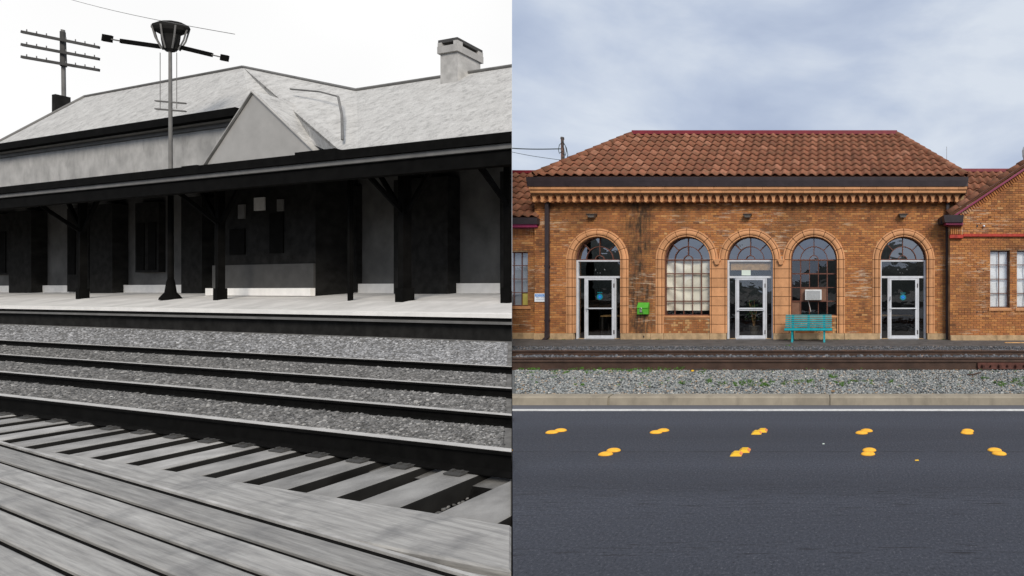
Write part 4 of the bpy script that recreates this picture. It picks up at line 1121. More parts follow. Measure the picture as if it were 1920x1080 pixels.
# ---- bench
bn = empty('park_bench', (X_(1516, 14.5), 14.40, gz(14.4)+0.004)); tag(bn, 'teal slatted bench in front of the arched window right of the middle door', 'bench')
hl = 0.775
def slat(y, z, wd, th, tilt):
    dy, dz = math.cos(tilt), math.sin(tilt)
    o = Vector((-hl, y, z)); ME().obox(o, (2*hl, 0, 0), Vector((0, dy, dz))*wd, Vector((0, -dz, dy))*th).build('slat', M['teal'], bn, bevel=0.006)
for k, (y, z, ti) in enumerate(((-0.30, 0.375, 0.75), (-0.235, 0.425, 0.1), (-0.145, 0.43, 0.02), (-0.055, 0.425, -0.05), (0.035, 0.42, -0.05))): slat(y, z, 0.075, 0.03, ti)
for k in range(6):
    z = 0.470+k*0.0605; y = 0.135+k*0.022; slat(y, z, 0.042, 0.028, 1.25)
slat(0.262, 0.83, 0.05, 0.03, 0.2)
for sx in (-0.52, 0.0, 0.52):
    m = ME()
    if sx:
        m.prism([(-0.27, 0.40), (-0.20, 0.40), (-0.185, 0.25), (-0.20, 0.12), (-0.245, 0.03), (-0.235, 0.0), (-0.32, 0.0), (-0.315, 0.03), (-0.265, 0.12), (-0.25, 0.25)], sx-0.03, sx+0.03, axis='x')
        m.prism([(0.06, 0.40), (0.14, 0.40), (0.15, 0.25), (0.19, 0.12), (0.25, 0.03), (0.25, 0.0), (0.16, 0.0), (0.165, 0.03), (0.125, 0.12), (0.08, 0.25)], sx-0.03, sx+0.03, axis='x')
    m.prism([(-0.28, 0.372), (0.15, 0.385), (0.15, 0.412), (-0.28, 0.415)], sx-0.022, sx+0.022, axis='x')
    m.prism([(0.12, 0.40), (0.165, 0.40), (0.285, 0.83), (0.255, 0.83)], sx-0.04, sx+0.04, axis='x')
    m.build('leg' if sx else 'centre_strap', M['teal'], bn)

# ---- road markers
DOT = ME().lathe((0, 0, 0), [(0.075, 0), (0.074, 0.008), (0.064, 0.017), (0.046, 0.024), (0.024, 0.028), (0.002, 0.029)], 20).mesh('road_marker'); DOT.transform(Matrix.Diagonal((1, 0.62, 1, 1))); DOT.materials.append(M['yellow']); DOT.polygons.foreach_set('use_smooth', [True]*len(DOT.polygons))
def on_road(px, py): Y = EYE*F/(py-CY); return (X_(px, Y), Y, 0.0)
rows = [('far', [((1035, 811.5), (1051, 808)), ((1230, 811.5), (1243.4, 808)), ((1419, 812), (1429.4, 808.2), 1), ((1615.5, 812.5), (1625, 808.5)), ((1813, 812.5), (1814.5, 808.8))]),
        ('near', [((931, 853), (947, 846)), ((1135.5, 852.5), (1150.5, 845.5)), ((1381, 852), (1396, 845.5), 1), ((1627.5, 852), (1630, 845)), ((1873.5, 851.5), (1865, 845))])]
ordw = ['first', 'second', 'third', 'fourth', 'fifth']
def reflector(p, label):
    t = empty('raised_reflector', p); tag(t, label, 'road marker', 'square reflectors between the round road markers')
    m = ME(); m.add([(-0.06, -0.055, 0), (0.06, -0.055, 0), (0.06, 0.055, 0), (-0.06, 0.055, 0), (-0.028, -0.045, 0.024), (0.032, -0.045, 0.024), (0.032, 0.045, 0.024), (-0.028, 0.045, 0.024)], [(0, 1, 5, 4), (1, 2, 6, 5), (2, 3, 7, 6), (3, 0, 4, 7), (4, 5, 6, 7)])
    m.build('body', M['yellow2'], t, bevel=0.004)
    ME().add([(0.0605, -0.045, 0.004), (0.0605, 0.045, 0.004), (0.0345, 0.04, 0.0225), (0.0345, -0.04, 0.0225)], [(0, 1, 2, 3)]).build('lens', M['orange'], t)
for rname, pairs in rows:
    for k, pr in enumerate(pairs):
        for j in (0, 1):
            p = on_road(*pr[j]); which = 'nearer' if j == 0 else 'farther'
            if rname == 'near' and k == 0:
                if j == 0: continue
                lab = 'round yellow road marker cut off at the left edge of the asphalt road'
            else:
                n_ = k if rname == 'far' else k-1
                lab = '%s yellow marker of the %s pair from the left in the %s row' % (which, ordw[n_], 'row beside the white line' if False else ('upper' if rname == 'far' else 'lower'))
            if len(pr) == 3: reflector(p, lab.replace('yellow marker', 'square yellow reflector')); continue
            o = inst('road_marker', DOT, p); o.rotation_euler = (0, 0, random.uniform(-0.08, 0.08)); tag(o, lab, 'road marker', 'round yellow markers in two rows on the road')
# ---- small litter on road and gravel
for px, py, col, lab, s in ((1719, 864, 'yellow2', 'tiny yellow scrap lying on the road near the right', 0.02), (1544, 833, 'paper', 'thin pale scrap on the road between the two rows of markers', 0.012)):
    x, y, z = on_road(px, py); o = ME().add([(x-s, y-0.008, 0.003), (x+s, y-0.012, 0.005), (x+s*0.9, y+0.01, 0.009), (x-s*0.8, y+0.012, 0.006)], [(0, 1, 2, 3), (3, 2, 1, 0)][:1]).build('litter', M[col]); tag(o, lab, 'litter')
Yl = 8.45; x = X_(1298.5, Yl); o = ME().lathe((x, Yl, gz(Yl)+0.0), [(0.012, 0), (0.03, 0.012), (0.028, 0.03), (0.008, 0.036)], 9).build('litter', M['yellow2']); tag(o, 'small orange cap lying in gravel against the rusty rail', 'litter')
Yt = 8.0; o = ME().tube([(X_(1813, Yt), Yt, gz(Yt)+0.035), (X_(1825, Yt), Yt+0.02, gz(Yt)+0.035), (X_(1836, Yt), Yt+0.06, gz(Yt)+0.05), (X_(1843, Yt), Yt+0.1, gz(Yt)+0.06)], 0.012).build('twig', M['twig']); tag(o, 'dark broken twig lying on the gravel at the right', 'twig')
o = ME().tube([(X_(1760, 7.6), 7.6, gz(7.6)), (X_(1760.4, 7.9), 7.9, gz(7.9)+0.07), (X_(1759.5, 8.4), 8.35, gz(8.3)+0.12)], 0.004).build('dry_stalk', M['twig']); tag(o, 'thin dry upright weed stalk standing in the gravel', 'plant')
o = ME().box(X_(1885, 13.9), X_(1885, 13.9)+0.9, 13.9, 13.99, 0.03, 0.055).build('timber_lath', M['wood']); tag(o, 'pale timber lath lying on the platform below the right wing', 'timber')

# ---- utility pole, wires, aerial, vent beyond the roof
up = empty('utility_pole', (X_(1056.5, 24), 24, 0)); tag(up, 'thin brown utility pole rising behind the left hip of the tiled roof', 'pole')
zt = Z_(259, 24)
ME().cyl((0, 0, 0), (-0.06, 0, zt), 0.10, 0.075, 10).build('post', M['pole'], up)
ME().cyl((-0.06, 0, zt-0.06), (-0.06, 0, zt+0.05), 0.10, 0.09, 8).build('cap', M['lampbody'], up)
for k, (dx, dz) in enumerate(((0.30, 1.05), (0.22, 0.8), (-0.22, 0.7), (0.12, 1.1))):
    z1_ = zt-0.1
    ME().tube([(-0.03, -0.09, z1_-0.08*k), (dx*0.75, -0.1, z1_-dz*0.45), (dx, -0.1, z1_-dz*0.8), (dx*0.75, -0.1, z1_-dz*1.1), (0.0, -0.09, z1_-dz*0.9)], 0.016).build('cable_loop', M['wire'], up)
for (a, b_, r, lab) in (((900, 272), (1052, 279), 0.028, 'thick twisted overhead cable running left from the utility pole'), ((900, 270), (1052, 300), 0.014, 'thin lower wire sloping down to the utility pole')):
    pa, pb = Vector((X_(a[0], 24), 24, Z_(a[1], 24))), Vector((X_(b_[0], 24), 24, Z_(b_[1], 24)))
    pts = [pa.lerp(pb, k/14)+Vector((0, 0, -0.10*math.sin(PI*k/14))) for k in range(15)]
    o = ME().tube(pts, r).build('overhead_wire', M['wire']); tag(o, lab, 'wire')
o = ME().tube([(X_(1775, 18), 18, 4.2), (X_(1775, 18), 18, Z_(275, 18))], 0.010).build('aerial', M['steel']); tag(o, 'hair-thin aerial standing behind the right hip of the roof', 'aerial')
vt = empty('roof_vent', (X_(1924, 16.0), 16.0, Z_(300, 16))); tag(vt, 'pale tin vent pipe cut off by the right edge of the photo', 'vent')
ME().cyl((0, 0, -0.6), (0, 0, 0.28), 0.07, n=12).build('pipe', M['tin'], vt)
ME().lathe((0, 0, 0.06), [(0.10, 0), (0.13, 0.10), (0.14, 0.30), (0.10, 0.42), (0.03, 0.46)], 14).build('cowl', M['tin'], vt)

# =================================================================== OLD HALF (left of the seam): a grey plank and shingle world
cur_side[0] = 'L'
LU = Vector(((-1784-CX)/F, 1, 0)).normalized()        # along the old tracks, away to the left
LN_ = Vector((-LU.y, LU.x, 0)); LN_ = LN_ if LN_.y > 0 else -LN_   # across them, away from the viewer
def P3(p, q, z): return Vector((LN_.x*p+LU.x*q, LN_.y*p+LU.y*q, z))
def q_at(px, p):
    k = (px-CX)/F; return p*(k*LN_.y-LN_.x)/(LU.x-k*LU.y)
def z_at(px, py, p):
    v = P3(p, q_at(px, p), 0); return EYE+(CY-py)/F*v.y
def LPX(px, py, p): return P3(p, q_at(px, p), z_at(px, py, p))
def pbox(mb, p0, p1, q0, q1, z0, z1, tone=0.5): return mb.obox(P3(p0, q0, z0), P3(p1-p0, 0, 0), P3(0, q1-q0, 0), (0, 0, z1-z0), tone)
def slab(mb, pts, th, tone=0.5):
    """polygon of points thickened straight down"""
    n = len(pts); vs = [Vector(p) for p in pts]+[Vector(p)-Vector((0, 0, th)) for p in pts]
    return mb.add(vs, [tuple(range(n)), tuple(range(2*n-1, n-1, -1))]+[(i, (i+1) % n, n+(i+1) % n, n+i) for i in range(n)], tone)

def plank_mat():
    mt, nb, b = base('grey_plank', 0.85, spec=0.25)
    ang = math.atan2(-VB.y, -VB.x)
    mpn = nb.new('ShaderNodeMapping', vector_type='TEXTURE'); nb.l.new(nb.pos(), mpn.inputs[0])
    mpn.inputs['Rotation'].default_value = (0, 0, ang); mpn.inputs['Scale'].default_value = (1/0.9, 1/22, 1/22); v = mpn.outputs[0]
    g1 = nb.rng(nb.noise(1.6, 6, 0.65, v), 0.28, 0.72)
    col = nb.ramp(g1, [(0, (0.21, 0.205, 0.195)), (0.5, (0.33, 0.32, 0.30)), (1, (0.46, 0.45, 0.42))])
    k = nb.rng(nb.attr(), 0, 1, 0.78, 1.18); cc = nb.new('ShaderNodeCombineXYZ')
    for i in range(3): nb.l.new(k, cc.inputs[i])
    col = nb.mix(1.0, col, cc.outputs[0], 'MULTIPLY')
    st = nb.rng(nb.noise(2.2, 5, 0.6), 0.52, 0.7, 0, 0.6); col = nb.mix(st, col, (0.13, 0.13, 0.13))
    nb.set(b.inputs['Base Color'], col); nb.set(b.inputs['Normal'], nb.bump(nb.noise(2.2, 6, 0.7, v), 0.5, 0.01)); return mt
VB = Vector(((-1000-CX)/F, 1, 0)).normalized(); WB = Vector((-VB.y, VB.x, 0)); WB = WB if WB.y > 0 else -WB
M['plank'] = plank_mat()
def shingle_mat():
    mt, nb, b = base('grey_shingle', 0.9, spec=0.2)
    col = nb.ramp(nb.noise(1.6, 8, 0.75), [(0.25, (0.36, 0.352, 0.335)), (0.45, (0.50, 0.49, 0.465)), (0.7, (0.62, 0.61, 0.58))])
    col = nb.mix(nb.rng(nb.noise(3.6, 6, 0.85), 0.50, 0.66, 0, 0.62), col, (0.17, 0.166, 0.158))
    nb.set(b.inputs['Base Color'], col); sp = nb.new('ShaderNodeSeparateXYZ'); nb.l.new(nb.pos(), sp.inputs[0])
    crs = nb.math('FRACT', nb.math('MULTIPLY', nb.math('ADD', sp.outputs[2], nb.math('MULTIPLY', nb.noise(1.3), 0.06)), 4.2))
    hgt = nb.math('ADD', nb.noise(9, 6, 0.8), nb.math('MULTIPLY', crs, -0.55))
    nb.set(b.inputs['Normal'], nb.bump(hgt, 0.55, 0.06)); return mt
M['shingle'] = shingle_mat()
M['lwall'] = grey('grey_board_wall', 0.42, 0.9, 0.22, 1.2, 0.2, 20, dirt=0.3)
M['lgable'] = grey('pale_gable_board', 0.40, 0.9, 0.08, 1.5)
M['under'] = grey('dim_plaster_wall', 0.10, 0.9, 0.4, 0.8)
M['black'] = grey('black_paint', 0.006, 0.9, 0.3, 3, spec=0.03)
M['dark'] = grey('dark_stain_and_tie_shade', 0.020, 0.9, 0.35, 3, spec=0.03)
M['trim'] = grey('grey_trim', 0.15, 0.7, 0.2, 2)
M['dtrim'] = grey('dark_trim', 0.06, 0.8, 0.2, 2)
M['lwhite'] = grey('whitewash', 0.86, 0.85, 0.06, 3)
M['lplat'] = grey('pale_concrete', 0.60, 0.9, 0.16, 1.4, 0.2, 30)
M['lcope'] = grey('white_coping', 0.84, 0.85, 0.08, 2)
M['lballast'] = stone_mat('grey_ballast', [(0, (0.10, 0.10, 0.10)), (0.4, (0.25, 0.25, 0.25)), (0.8, (0.40, 0.40, 0.40)), (1, (0.60, 0.60, 0.60))])
M['lbed'] = grey('ballast_bed', 0.15, 0.95, 0.4, 4, 0.8, 30)
M['pit'] = grey('cinders_and_gap_shade', 0.008, 0.95, 0.4, 14, 0.6, 50, spec=0.02)  # cinder bed, and the painted shade between planks
M['ltie'] = grey('pale_tie', 0.31, 0.9, 0.35, 3, 0.4, 50, tone=0.25)
M['lrail'] = grey('black_rail', 0.006, 0.9, 0.3, 6, spec=0.03)
M['lrailtop'] = grey('bright_rail_edge', 0.50, 0.4, 0.15, 4)
M['lmast'] = grey('grey_mast_paint', 0.17, 0.7, 0.15, 3)
M['lchim'] = grey('pale_chimney', 0.46, 0.9, 0.2, 3)
M['lglow'] = grey('painted_window_light', 0.55, 0.9, 0.1)

# ---- ground of the old half
def lz(p): return float(np.interp(p, [-40, 2.0, 2.05, 3.12, 3.16, 3.3, 4.57, 5.64, 7.0, 8.9, 9.4], [-0.22, -0.22, -0.22, -0.22, -0.11, -0.10, -0.06, -0.01, 0.05, 0.40, 0.40]))
ps = [-40, 2.0, 3.12, 3.16, 3.3, 4.0, 4.57, 5.64, 7.0, 7.6, 8.2, 8.9, 9.2]
m = ME(); vs = [P3(p, q, lz(p)) for p in ps for q in (-60, 0, 20, 45, 120)]
fs = [(5*i+j, 5*i+j+1, 5*i+j+6, 5*i+j+5) for i in range(len(ps)-1) for j in range(4)]
m.add(vs[:], [f for f in fs if f[0] >= 15]); o = m.build('track_bed', M['lbed']); tag(o, kind='structure')
m = ME(); m.add(vs[:], [f for f in fs if f[0] < 15]); o = m.build('cinder_bed', M['pit']); tag(o, kind='structure')
def scatter_L(p0, p1, n):
    p = rng.uniform(p0, p1, n); qa = np.array([q_at(957, v) for v in p]); qb = np.array([q_at(-60, v) for v in p])
    u = rng.uniform(0, 1, n)**1.6; q = qa+(qb-qa)*u+0.12
    z = np.array([lz(v) for v in p]); return np.stack([LN_.x*p+LU.x*q, LN_.y*p+LU.y*q, z], 1)
M['dballast'] = stone_mat('cinder_ballast', [(0, (0.05, 0.05, 0.047)), (0.4, (0.15, 0.146, 0.138)), (0.8, (0.27, 0.263, 0.25)), (1, (0.50, 0.49, 0.46))])
for a, b_, n, s0, s1, lab in ((3.42, 4.48, 9000, 0.014, 0.03, 'grey stones between the rails of the old near track'), (4.68, 5.55, 4500, 0.016, 0.034, 'grey stones between the two old tracks'), (5.75, 6.9, 5500, 0.018, 0.036, 'grey stones between the rails of the old far track'), (7.12, 8.8, 10000, 0.02, 0.045, 'pale ballast bank below the old platform')):
    P = scatter_L(a, b_, n); o = stones('ballast_stone', P, rng.uniform(s0, s1, len(P)), M['lballast' if a > 7 else 'dballast'], 0.7); tag(o, lab, 'ballast', kind='stuff')

P = scatter_L(2.56, 3.2, 1600); P[:, 2] = -0.205; o = stones('ballast_stone', P, rng.uniform(0.014, 0.034, len(P)), M['dballast'], 0.7); tag(o, 'dark cinders lying between the pale ties of the old near track', 'ballast', kind='stuff')
# ---- old tracks
def old_track(pa, pb, ha, hb, ties, label, q1=90):
    t = empty('railway_track', P3(pa, 3, 0)); tag(t, label, 'railway track')
    for p, h in ((pa, ha), (pb, hb)):
        z0 = lz(p)-0.01 if p > 3.4 else -0.03
        m = ME(); pr = rail_profile(0, 0, h, 0.085, 0.17); n = len(pr)
        m.add([P3(p+y, -2, z0+z) for y, z in pr]+[P3(p+y, q1, z0+z) for y, z in pr], [tuple(range(n)), tuple(range(2*n-1, n-1, -1))]+[(i, n+i, n+(i+1) % n, (i+1) % n) for i in range(n)])
        r = m.build('rail', M['lrail'], t); loc_child(r, t)
        pbox(ME(), p-0.034, p+0.034, -2, q1, z0+h, z0+h+0.003).build('rail_head', M['lrailtop'], r)
    for q, wd in ties:
        z = -0.03
        o = pbox(ME(), 2.22+random.uniform(-0.03, 0.03), 3.62, q-wd/2, q+wd/2, -0.2, z-0.016, 0.5).build('tie', M['dark'], t); loc_child(o, t)  # shade on the tie sides is put into this dark body colour
        pbox(ME(), 2.24, 3.60, q-wd/2+0.012, q+wd/2-0.012, z-0.0155, z+random.uniform(-0.006, 0.004), random.random()).build('pale_top', M['ltie'], o, bevel=0.006)
        pbox(ME(), 3.14, 3.44, q-0.10, q+0.10, z+0.003, z+0.016).build('tie_plate', M['dtrim'], o)
        for e_ in (-0.06, 0.05): pbox(ME(), 3.175, 3.205, q+e_-0.015, q+e_+0.015, z+0.01, z+0.035).build('spike', M['dtrim'], o)
    return t
tq = [2.42, 3.42, 4.34, 5.02, 5.63, 6.22, 6.80, 7.40, 8.02, 8.66, 9.3, 9.95, 10.6, 11.2, 11.9, 12.5]
tq = [(q, 0.60 if q < 4 else 0.46 if q < 4.5 else 0.38) for q in tq]
old_track(3.3, 4.57, 0.225, 0.15, tq, 'old near railway track with pale ties and thick black rail')
old_track(5.64, 7.01, 0.15, 0.14, [], 'old far railway track of thin dark rails below the platform')

# ---- crossing timber and boardwalk
o = pbox(ME(), 2.125, 2.545, -3, 26, -0.16, 0.0, 0.62).build('crossing_timber', M['plank'], bevel=0.012); tag(o, 'wide pale timber laid beside the ties of the old near track', 'timber')
bw = ME().obox(WB*(-1.2)+VB*(-3)+Vector((0, 0, -0.2)), WB*2.98, VB*25, (0, 0, 0.13)).build('boardwalk', M['pit']); tag(bw, kind='structure')
w0 = 1.795; nP = 15
for k in range(nP):
    hi = w0-0.1716*k-0.024; lo = w0-0.1716*(k+1)+0.004
    m = ME().obox(WB*lo+VB*(-3)+Vector((0, 0, -0.04)), WB*(hi-lo), VB*25, (0, 0, 0.064+random.uniform(-0.004, 0.004)), random.random())
    m.build('plank', M['plank'], bw, bevel=0.008)
for k in range(1, nP): ME().obox(WB*(w0-0.1716*k-0.0235)+VB*(-3)+Vector((0, 0, -0.06)), WB*0.027, VB*25, (0, 0, 0.062)).build('gap_shade', M['pit'], bw)  # black strips stand in for the shade in the gaps between planks
# narrow edge strip in front of the dark gap, cut short where it meets the timber
def meet(wv, p):   # distance along VB where the line at cross offset wv reaches track position p
    b0 = WB*wv; return (p-b0.dot(LN_))/VB.dot(LN_)
ME().obox(WB*(w0-0.023)+VB*(-3)+Vector((0, 0, -0.05)), WB*0.040, VB*25, (0, 0, 0.053)).build('gap_shade', M['pit'], bw)  # wider black strip, shade painted into the outermost gap
ME().obox(WB*(w0+0.018)+VB*(-3)+Vector((0, 0, -0.05)), WB*0.020, VB*25, (0, 0, 0.072), 0.95).build('edge_strip', M['ltie'], bw)
m = ME(); wv = w0+0.042
pA = WB*wv+VB*meet(wv, 2.085); pB = WB*wv+VB*(-3.0); pC = P3(2.085, pB.dot(LU), 0)
slab(m, [p+Vector((0, 0, -0.025)) for p in (pA, pB, pC)], 0.12, 0.75); m.build('plank', M['plank'], bw)

# ---- old platform
m = ME(); pp_ = [8.92, 9.35, 10.5, 13.0, 13.4]; zz = [1.07, 1.10, 1.37, 1.62, 1.62]
vs = [P3(p, q, z) for p, z in zip(pp_[1:], zz[1:]) for q in (-20, 110)]
m.add(vs, [(2*i, 2*i+1, 2*i+3, 2*i+2) for i in range(3)])
o = m.build('old_platform', M['lplat']); tag(o, kind='structure')
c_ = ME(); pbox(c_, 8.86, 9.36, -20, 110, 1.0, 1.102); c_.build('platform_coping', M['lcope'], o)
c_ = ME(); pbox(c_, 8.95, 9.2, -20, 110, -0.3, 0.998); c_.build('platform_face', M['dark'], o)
c_ = ME(); pbox(c_, 8.80, 8.95, -20, 110, 0.84, 0.90); c_.build('platform_ledge', M['trim'], o)

# ---- the old station
old = empty('wooden_station', P3(13, 25, 1.6)); tag(old, 'old grey railway station with shingled hip roof and long black platform canopy', 'building')
def lp(mb, name, mt, smooth=False, bevel=0, parent=None):
    o = mb.build(name, mt, parent or old, smooth, bevel)
    if parent is None: loc_child(o, old)
    return o
QA, QB = 8.0, 75.0
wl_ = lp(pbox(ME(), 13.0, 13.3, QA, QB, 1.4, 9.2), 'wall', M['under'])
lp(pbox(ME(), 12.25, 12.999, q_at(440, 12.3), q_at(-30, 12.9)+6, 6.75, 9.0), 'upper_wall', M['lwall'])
lp(pbox(ME(), 12.86, 12.998, QA, QB, 1.5, 1.98), 'plinth', M['lwhite'])
# dark doors, windows and piers along the wall under the canopy
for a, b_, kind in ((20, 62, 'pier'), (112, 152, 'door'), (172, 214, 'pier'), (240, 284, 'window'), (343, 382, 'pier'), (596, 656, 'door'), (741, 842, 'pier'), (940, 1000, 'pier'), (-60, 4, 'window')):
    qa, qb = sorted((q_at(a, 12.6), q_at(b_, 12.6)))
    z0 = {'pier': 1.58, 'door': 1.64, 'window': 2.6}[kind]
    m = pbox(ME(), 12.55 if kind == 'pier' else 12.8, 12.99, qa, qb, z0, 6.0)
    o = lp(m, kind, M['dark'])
    if kind != 'pier':
        for k in (0.25, 0.75):
            qm = qa+(qb-qa)*k; pbox(ME(), 12.77, 12.80, qm-0.16*(qb-qa), qm+0.16*(qb-qa), z0+0.9 if kind == 'door' else z0+0.1, 5.0).build('pane', M['black'], o)
# bay under the gable with a row of panes, light through them painted in as grey
bq0, bq1 = q_at(585, 11.6), q_at(395, 11.6)
bay = lp(pbox(ME(), 11.7, 12.99, bq0, bq1, 1.5, 6.3), 'bay', M['dark'])
for a, b_, y0_, y1_, mt in ((446, 458, 384, 410, 'trim'), (476, 495, 371, 395, 'lglow'), (519, 530, 374, 396, 'trim'), (505, 530, 400, 475, 'black'), (430, 458, 430, 478, 'black')):
    p = 11.66; qa, qb = sorted((q_at(a, p), q_at(b_, p))); za, zb = z_at(a, y1_, p), z_at(a, y0_, p)
    pbox(ME(), p, 11.70, qa, qb, za, zb).build('pane', M[mt], bay)
pbox(ME(), 11.64, 11.698, bq0, bq1, 1.62, 2.75).build('apron', M['dtrim'], bay)
pbox(ME(), 11.5, 11.64, bq0-0.1, bq1+0.1, 1.5, 1.80).build('plinth', M['lwhite'], bay)
# canopy
can = ME(); slab(can, [P3(9.25, QA, 5.80), P3(9.25, QB, 5.80), P3(12.98, QB, 6.85), P3(12.98, QA, 6.85)], 0.10)
can = lp(can, 'canopy', M['black'])
pbox(ME(), 9.20, 9.36, QA, QB, 5.02, 5.42).build('beam', M['black'], can)
pbox(ME(), 9.14, 9.36, QA, QB, 5.425, 5.56).build('trim_board', M['trim'], can)
pbox(ME(), 9.08, 9.245, QA, QB, 5.565, 5.83).build('gutter', M['black'], can)
pbox(ME(), 10.40, 10.60, QA, QB, 5.5, 5.78).build('beam', M['black'], can)
for k in range(34):
    q = 9+k*2.0; ME().obox(P3(9.37, q, 5.50), P3(3.5, 0, 1.0), P3(0, 0.09, 0), (0, 0, 0.20)).build('rafter', M['black'], can)
for px, tall in ((372, 0.32), (606, 0.42)):       # roof vents standing on the canopy edge
    q = q_at(px, 9.6); h = 0.9 if px == 606 else 0.42
    pbox(ME(), 9.4, 10.0, q-h, q+h, 5.75, 5.86+tall*0.45).build('canopy_vent', M['black'], can)
for px, wd in ((155, 0.17), (413, 0.17), (657, 0.10), (759, 0.23), (957, 0.24), (-30, 0.17)):
    q = q_at(px, 10.5); zb = 1.34
    o = lp(pbox(ME(), 10.5-wd/2, 10.5+wd/2, q-wd/2, q+wd/2, zb, 5.5), 'column', M['black'])
    if wd > 0.12:
        pbox(ME(), 10.5-wd*0.72, 10.5+wd*0.72, q-wd*0.72, q+wd*0.72, zb-0.02, zb+0.45).build('base', M['black'], o)
        for s in (-1, 1): ME().bar(P3(10.5, q+s*0.06, 4.2), P3(10.5, q+s*1.1, 5.5), 0.09, 0.11).build('brace', M['black'], o)
        ME().bar(P3(10.45, q, 4.2), P3(9.45, q, 5.3), 0.09, 0.11).build('brace', M['black'], o)
# main roof: eave, ridge, gentle hip to the lower ridge on the right
EP, EZ = 12.0, 9.32; RP = 14.4
rq0, rq1 = q_at(160, RP), q_at(456, RP); RZ = z_at(300, 155.5, RP)
e_l = q_at(-22, EP)
R2p = 13.5; v_q = q_at(668, R2p); R2z = z_at(840, 143.5, R2p)
roofm = ME()
def tri_slab(mb, pts, th=0.12): return slab(mb, pts, th)
g_q = q_at(470, EP)
tri_slab(roofm, [P3(EP, e_l, EZ), P3(EP, g_q, EZ), P3(RP, rq1, RZ), P3(RP, rq0, RZ)])
fan = [P3(EP, g_q, EZ), P3(11.1, q_at(594, 11.1), 7.1), P3(10.0, q_at(645, 10.0), 6.1), P3(10.0, q_at(672, 10.0), 6.1), P3(R2p, v_q, R2z)]
for k in range(4): tri_slab(roofm, [P3(RP, rq1, RZ), fan[k], fan[k+1]])
tri_slab(roofm, [P3(10.0, q_at(672, 10.0), 6.1), P3(10.0, QA, 6.1), P3(R2p, QA, R2z), P3(R2p, v_q, R2z)])
bkp = 2*RP-EP
tri_slab(roofm, [P3(EP, e_l, EZ), P3(RP, rq0, RZ), P3(bkp, e_l, EZ)])
tri_slab(roofm, [P3(RP, rq0, RZ), P3(RP, rq1, RZ), P3(bkp, rq1, EZ), P3(bkp, e_l, EZ)])
tri_slab(roofm, [P3(R2p, QA, R2z), P3(R2p, v_q, R2z), P3(17, v_q, 6.1), P3(17, QA, 6.1)])
lroof = lp(roofm, 'roof', M['shingle'])
# ridge rolls
for a, b_ in ((P3(RP, rq0, RZ+0.02), P3(RP, rq1, RZ+0.02)), (P3(RP, rq1, RZ+0.02), P3(R2p, v_q, R2z+0.02)), (P3(R2p, v_q, R2z+0.02), P3(R2p, QA, R2z+0.02)), (P3(EP, e_l, EZ), P3(RP, rq0, RZ+0.02))):
    ME().cyl(a, b_, 0.075, n=8).build('ridge_roll', M['trim'], lroof)
# deep black eave of the main roof
lp(pbox(ME(), 11.82, 12.0, q_at(446, 11.9), e_l+0.3, 9.0, 9.34), 'eave_board', M['black'])
lp(pbox(ME(), 12.01, 12.245, q_at(446, 12), e_l, 8.97, 9.03), 'soffit', M['lgable'])
lp(pbox(ME(), 12.19, 12.246, q_at(446, 12.2), e_l-0.2, 8.80, 8.965), 'frieze', M['trim'])
# gable
GP = 11.0; ga = LPX(475, 170, GP); gl = LPX(388, 303, GP); gr_ = LPX(586, 276, GP)
apq, apz = q_at(475, GP), ga.z; lq, lz_ = q_at(388, GP), gl.z; rq, rz_ = q_at(586, GP), gr_.z
gm = ME(); mnz = 5.9
gm_pts = [(lq, lz_), (apq, apz-0.05), (rq, rz_), (rq, mnz), (lq, mnz)]
vs = [P3(GP+0.015, q, z) for q, z in gm_pts]+[P3(GP+0.30, q, z) for q, z in gm_pts]
gm.add(vs, [tuple(range(5)), tuple(range(9, 4, -1))]+[(i, (i+1) % 5, 5+(i+1) % 5, 5+i) for i in range(5)])
lp(gm, 'gable_wall', M['lgable'])
gr = ME()
for q, z, ex in ((lq, lz_, 0.25), (rq, rz_, 0.1)):
    dq, dz = q-apq, z-apz
    slab(gr, [P3(GP, apq, apz), P3(GP, q+dq*0.06, z+dz*0.06), P3(13.6, q+dq*0.06, z+dz*0.06), P3(13.6, apq, apz)], 0.05)
grf = lp(gr, 'gable_roof', M['shingle'])
for q, z in ((lq, lz_), (rq, rz_)): ME().bar(P3(GP-0.03, apq, apz-0.05), P3(GP-0.03, q+(q-apq)*0.06, z+(z-apz)*0.06-0.05), 0.04, 0.06, up=LN_).build('barge_board', M['lwall'], grf)
# thin conduit running down the roof
pts = [LPX(545, 167, 12.4), LPX(600, 172, 12.2), LPX(634, 181, 12.0), LPX(641, 215, 11.2), LPX(642, 262, 10.2)]
lp(ME().tube(pts, 0.035), 'conduit', M['trim'])
# chimneys
q = q_at(864, R2p); ch_ = ME(); hw = 0.50
hw = 0.44; pbox(ch_, R2p-hw, R2p+hw, q-hw, q+hw, R2z-1.0, z_at(864, 100, R2p)); chm = lp(ch_, 'chimney', M['lchim'])
zt = z_at(864, 100, R2p)
pbox(ME(), R2p-hw-0.07, R2p+hw+0.07, q-hw-0.07, q+hw+0.07, zt-0.22, zt+0.05).build('collar', M['lwall'], chm)
for sp_ in (-1, 1):
    for sq in (-1, 1): pbox(ME(), R2p+sp_*0.4-0.1, R2p+sp_*0.4+0.1, q+sq*0.4-0.1, q+sq*0.4+0.1, zt+0.05, zt+0.20).build('cap_support', M['lchim'], chm)
slab(ME(), [P3(R2p+a*0.49, q+b_*0.49, zt+0.31) for a, b_ in ((-1, -1), (1, -1), (1, 1), (-1, 1))], 0.13).build('cap', M['dtrim'], chm)
pq = 15.2; q = q_at(115, pq); zc = z_at(115, 180, pq)
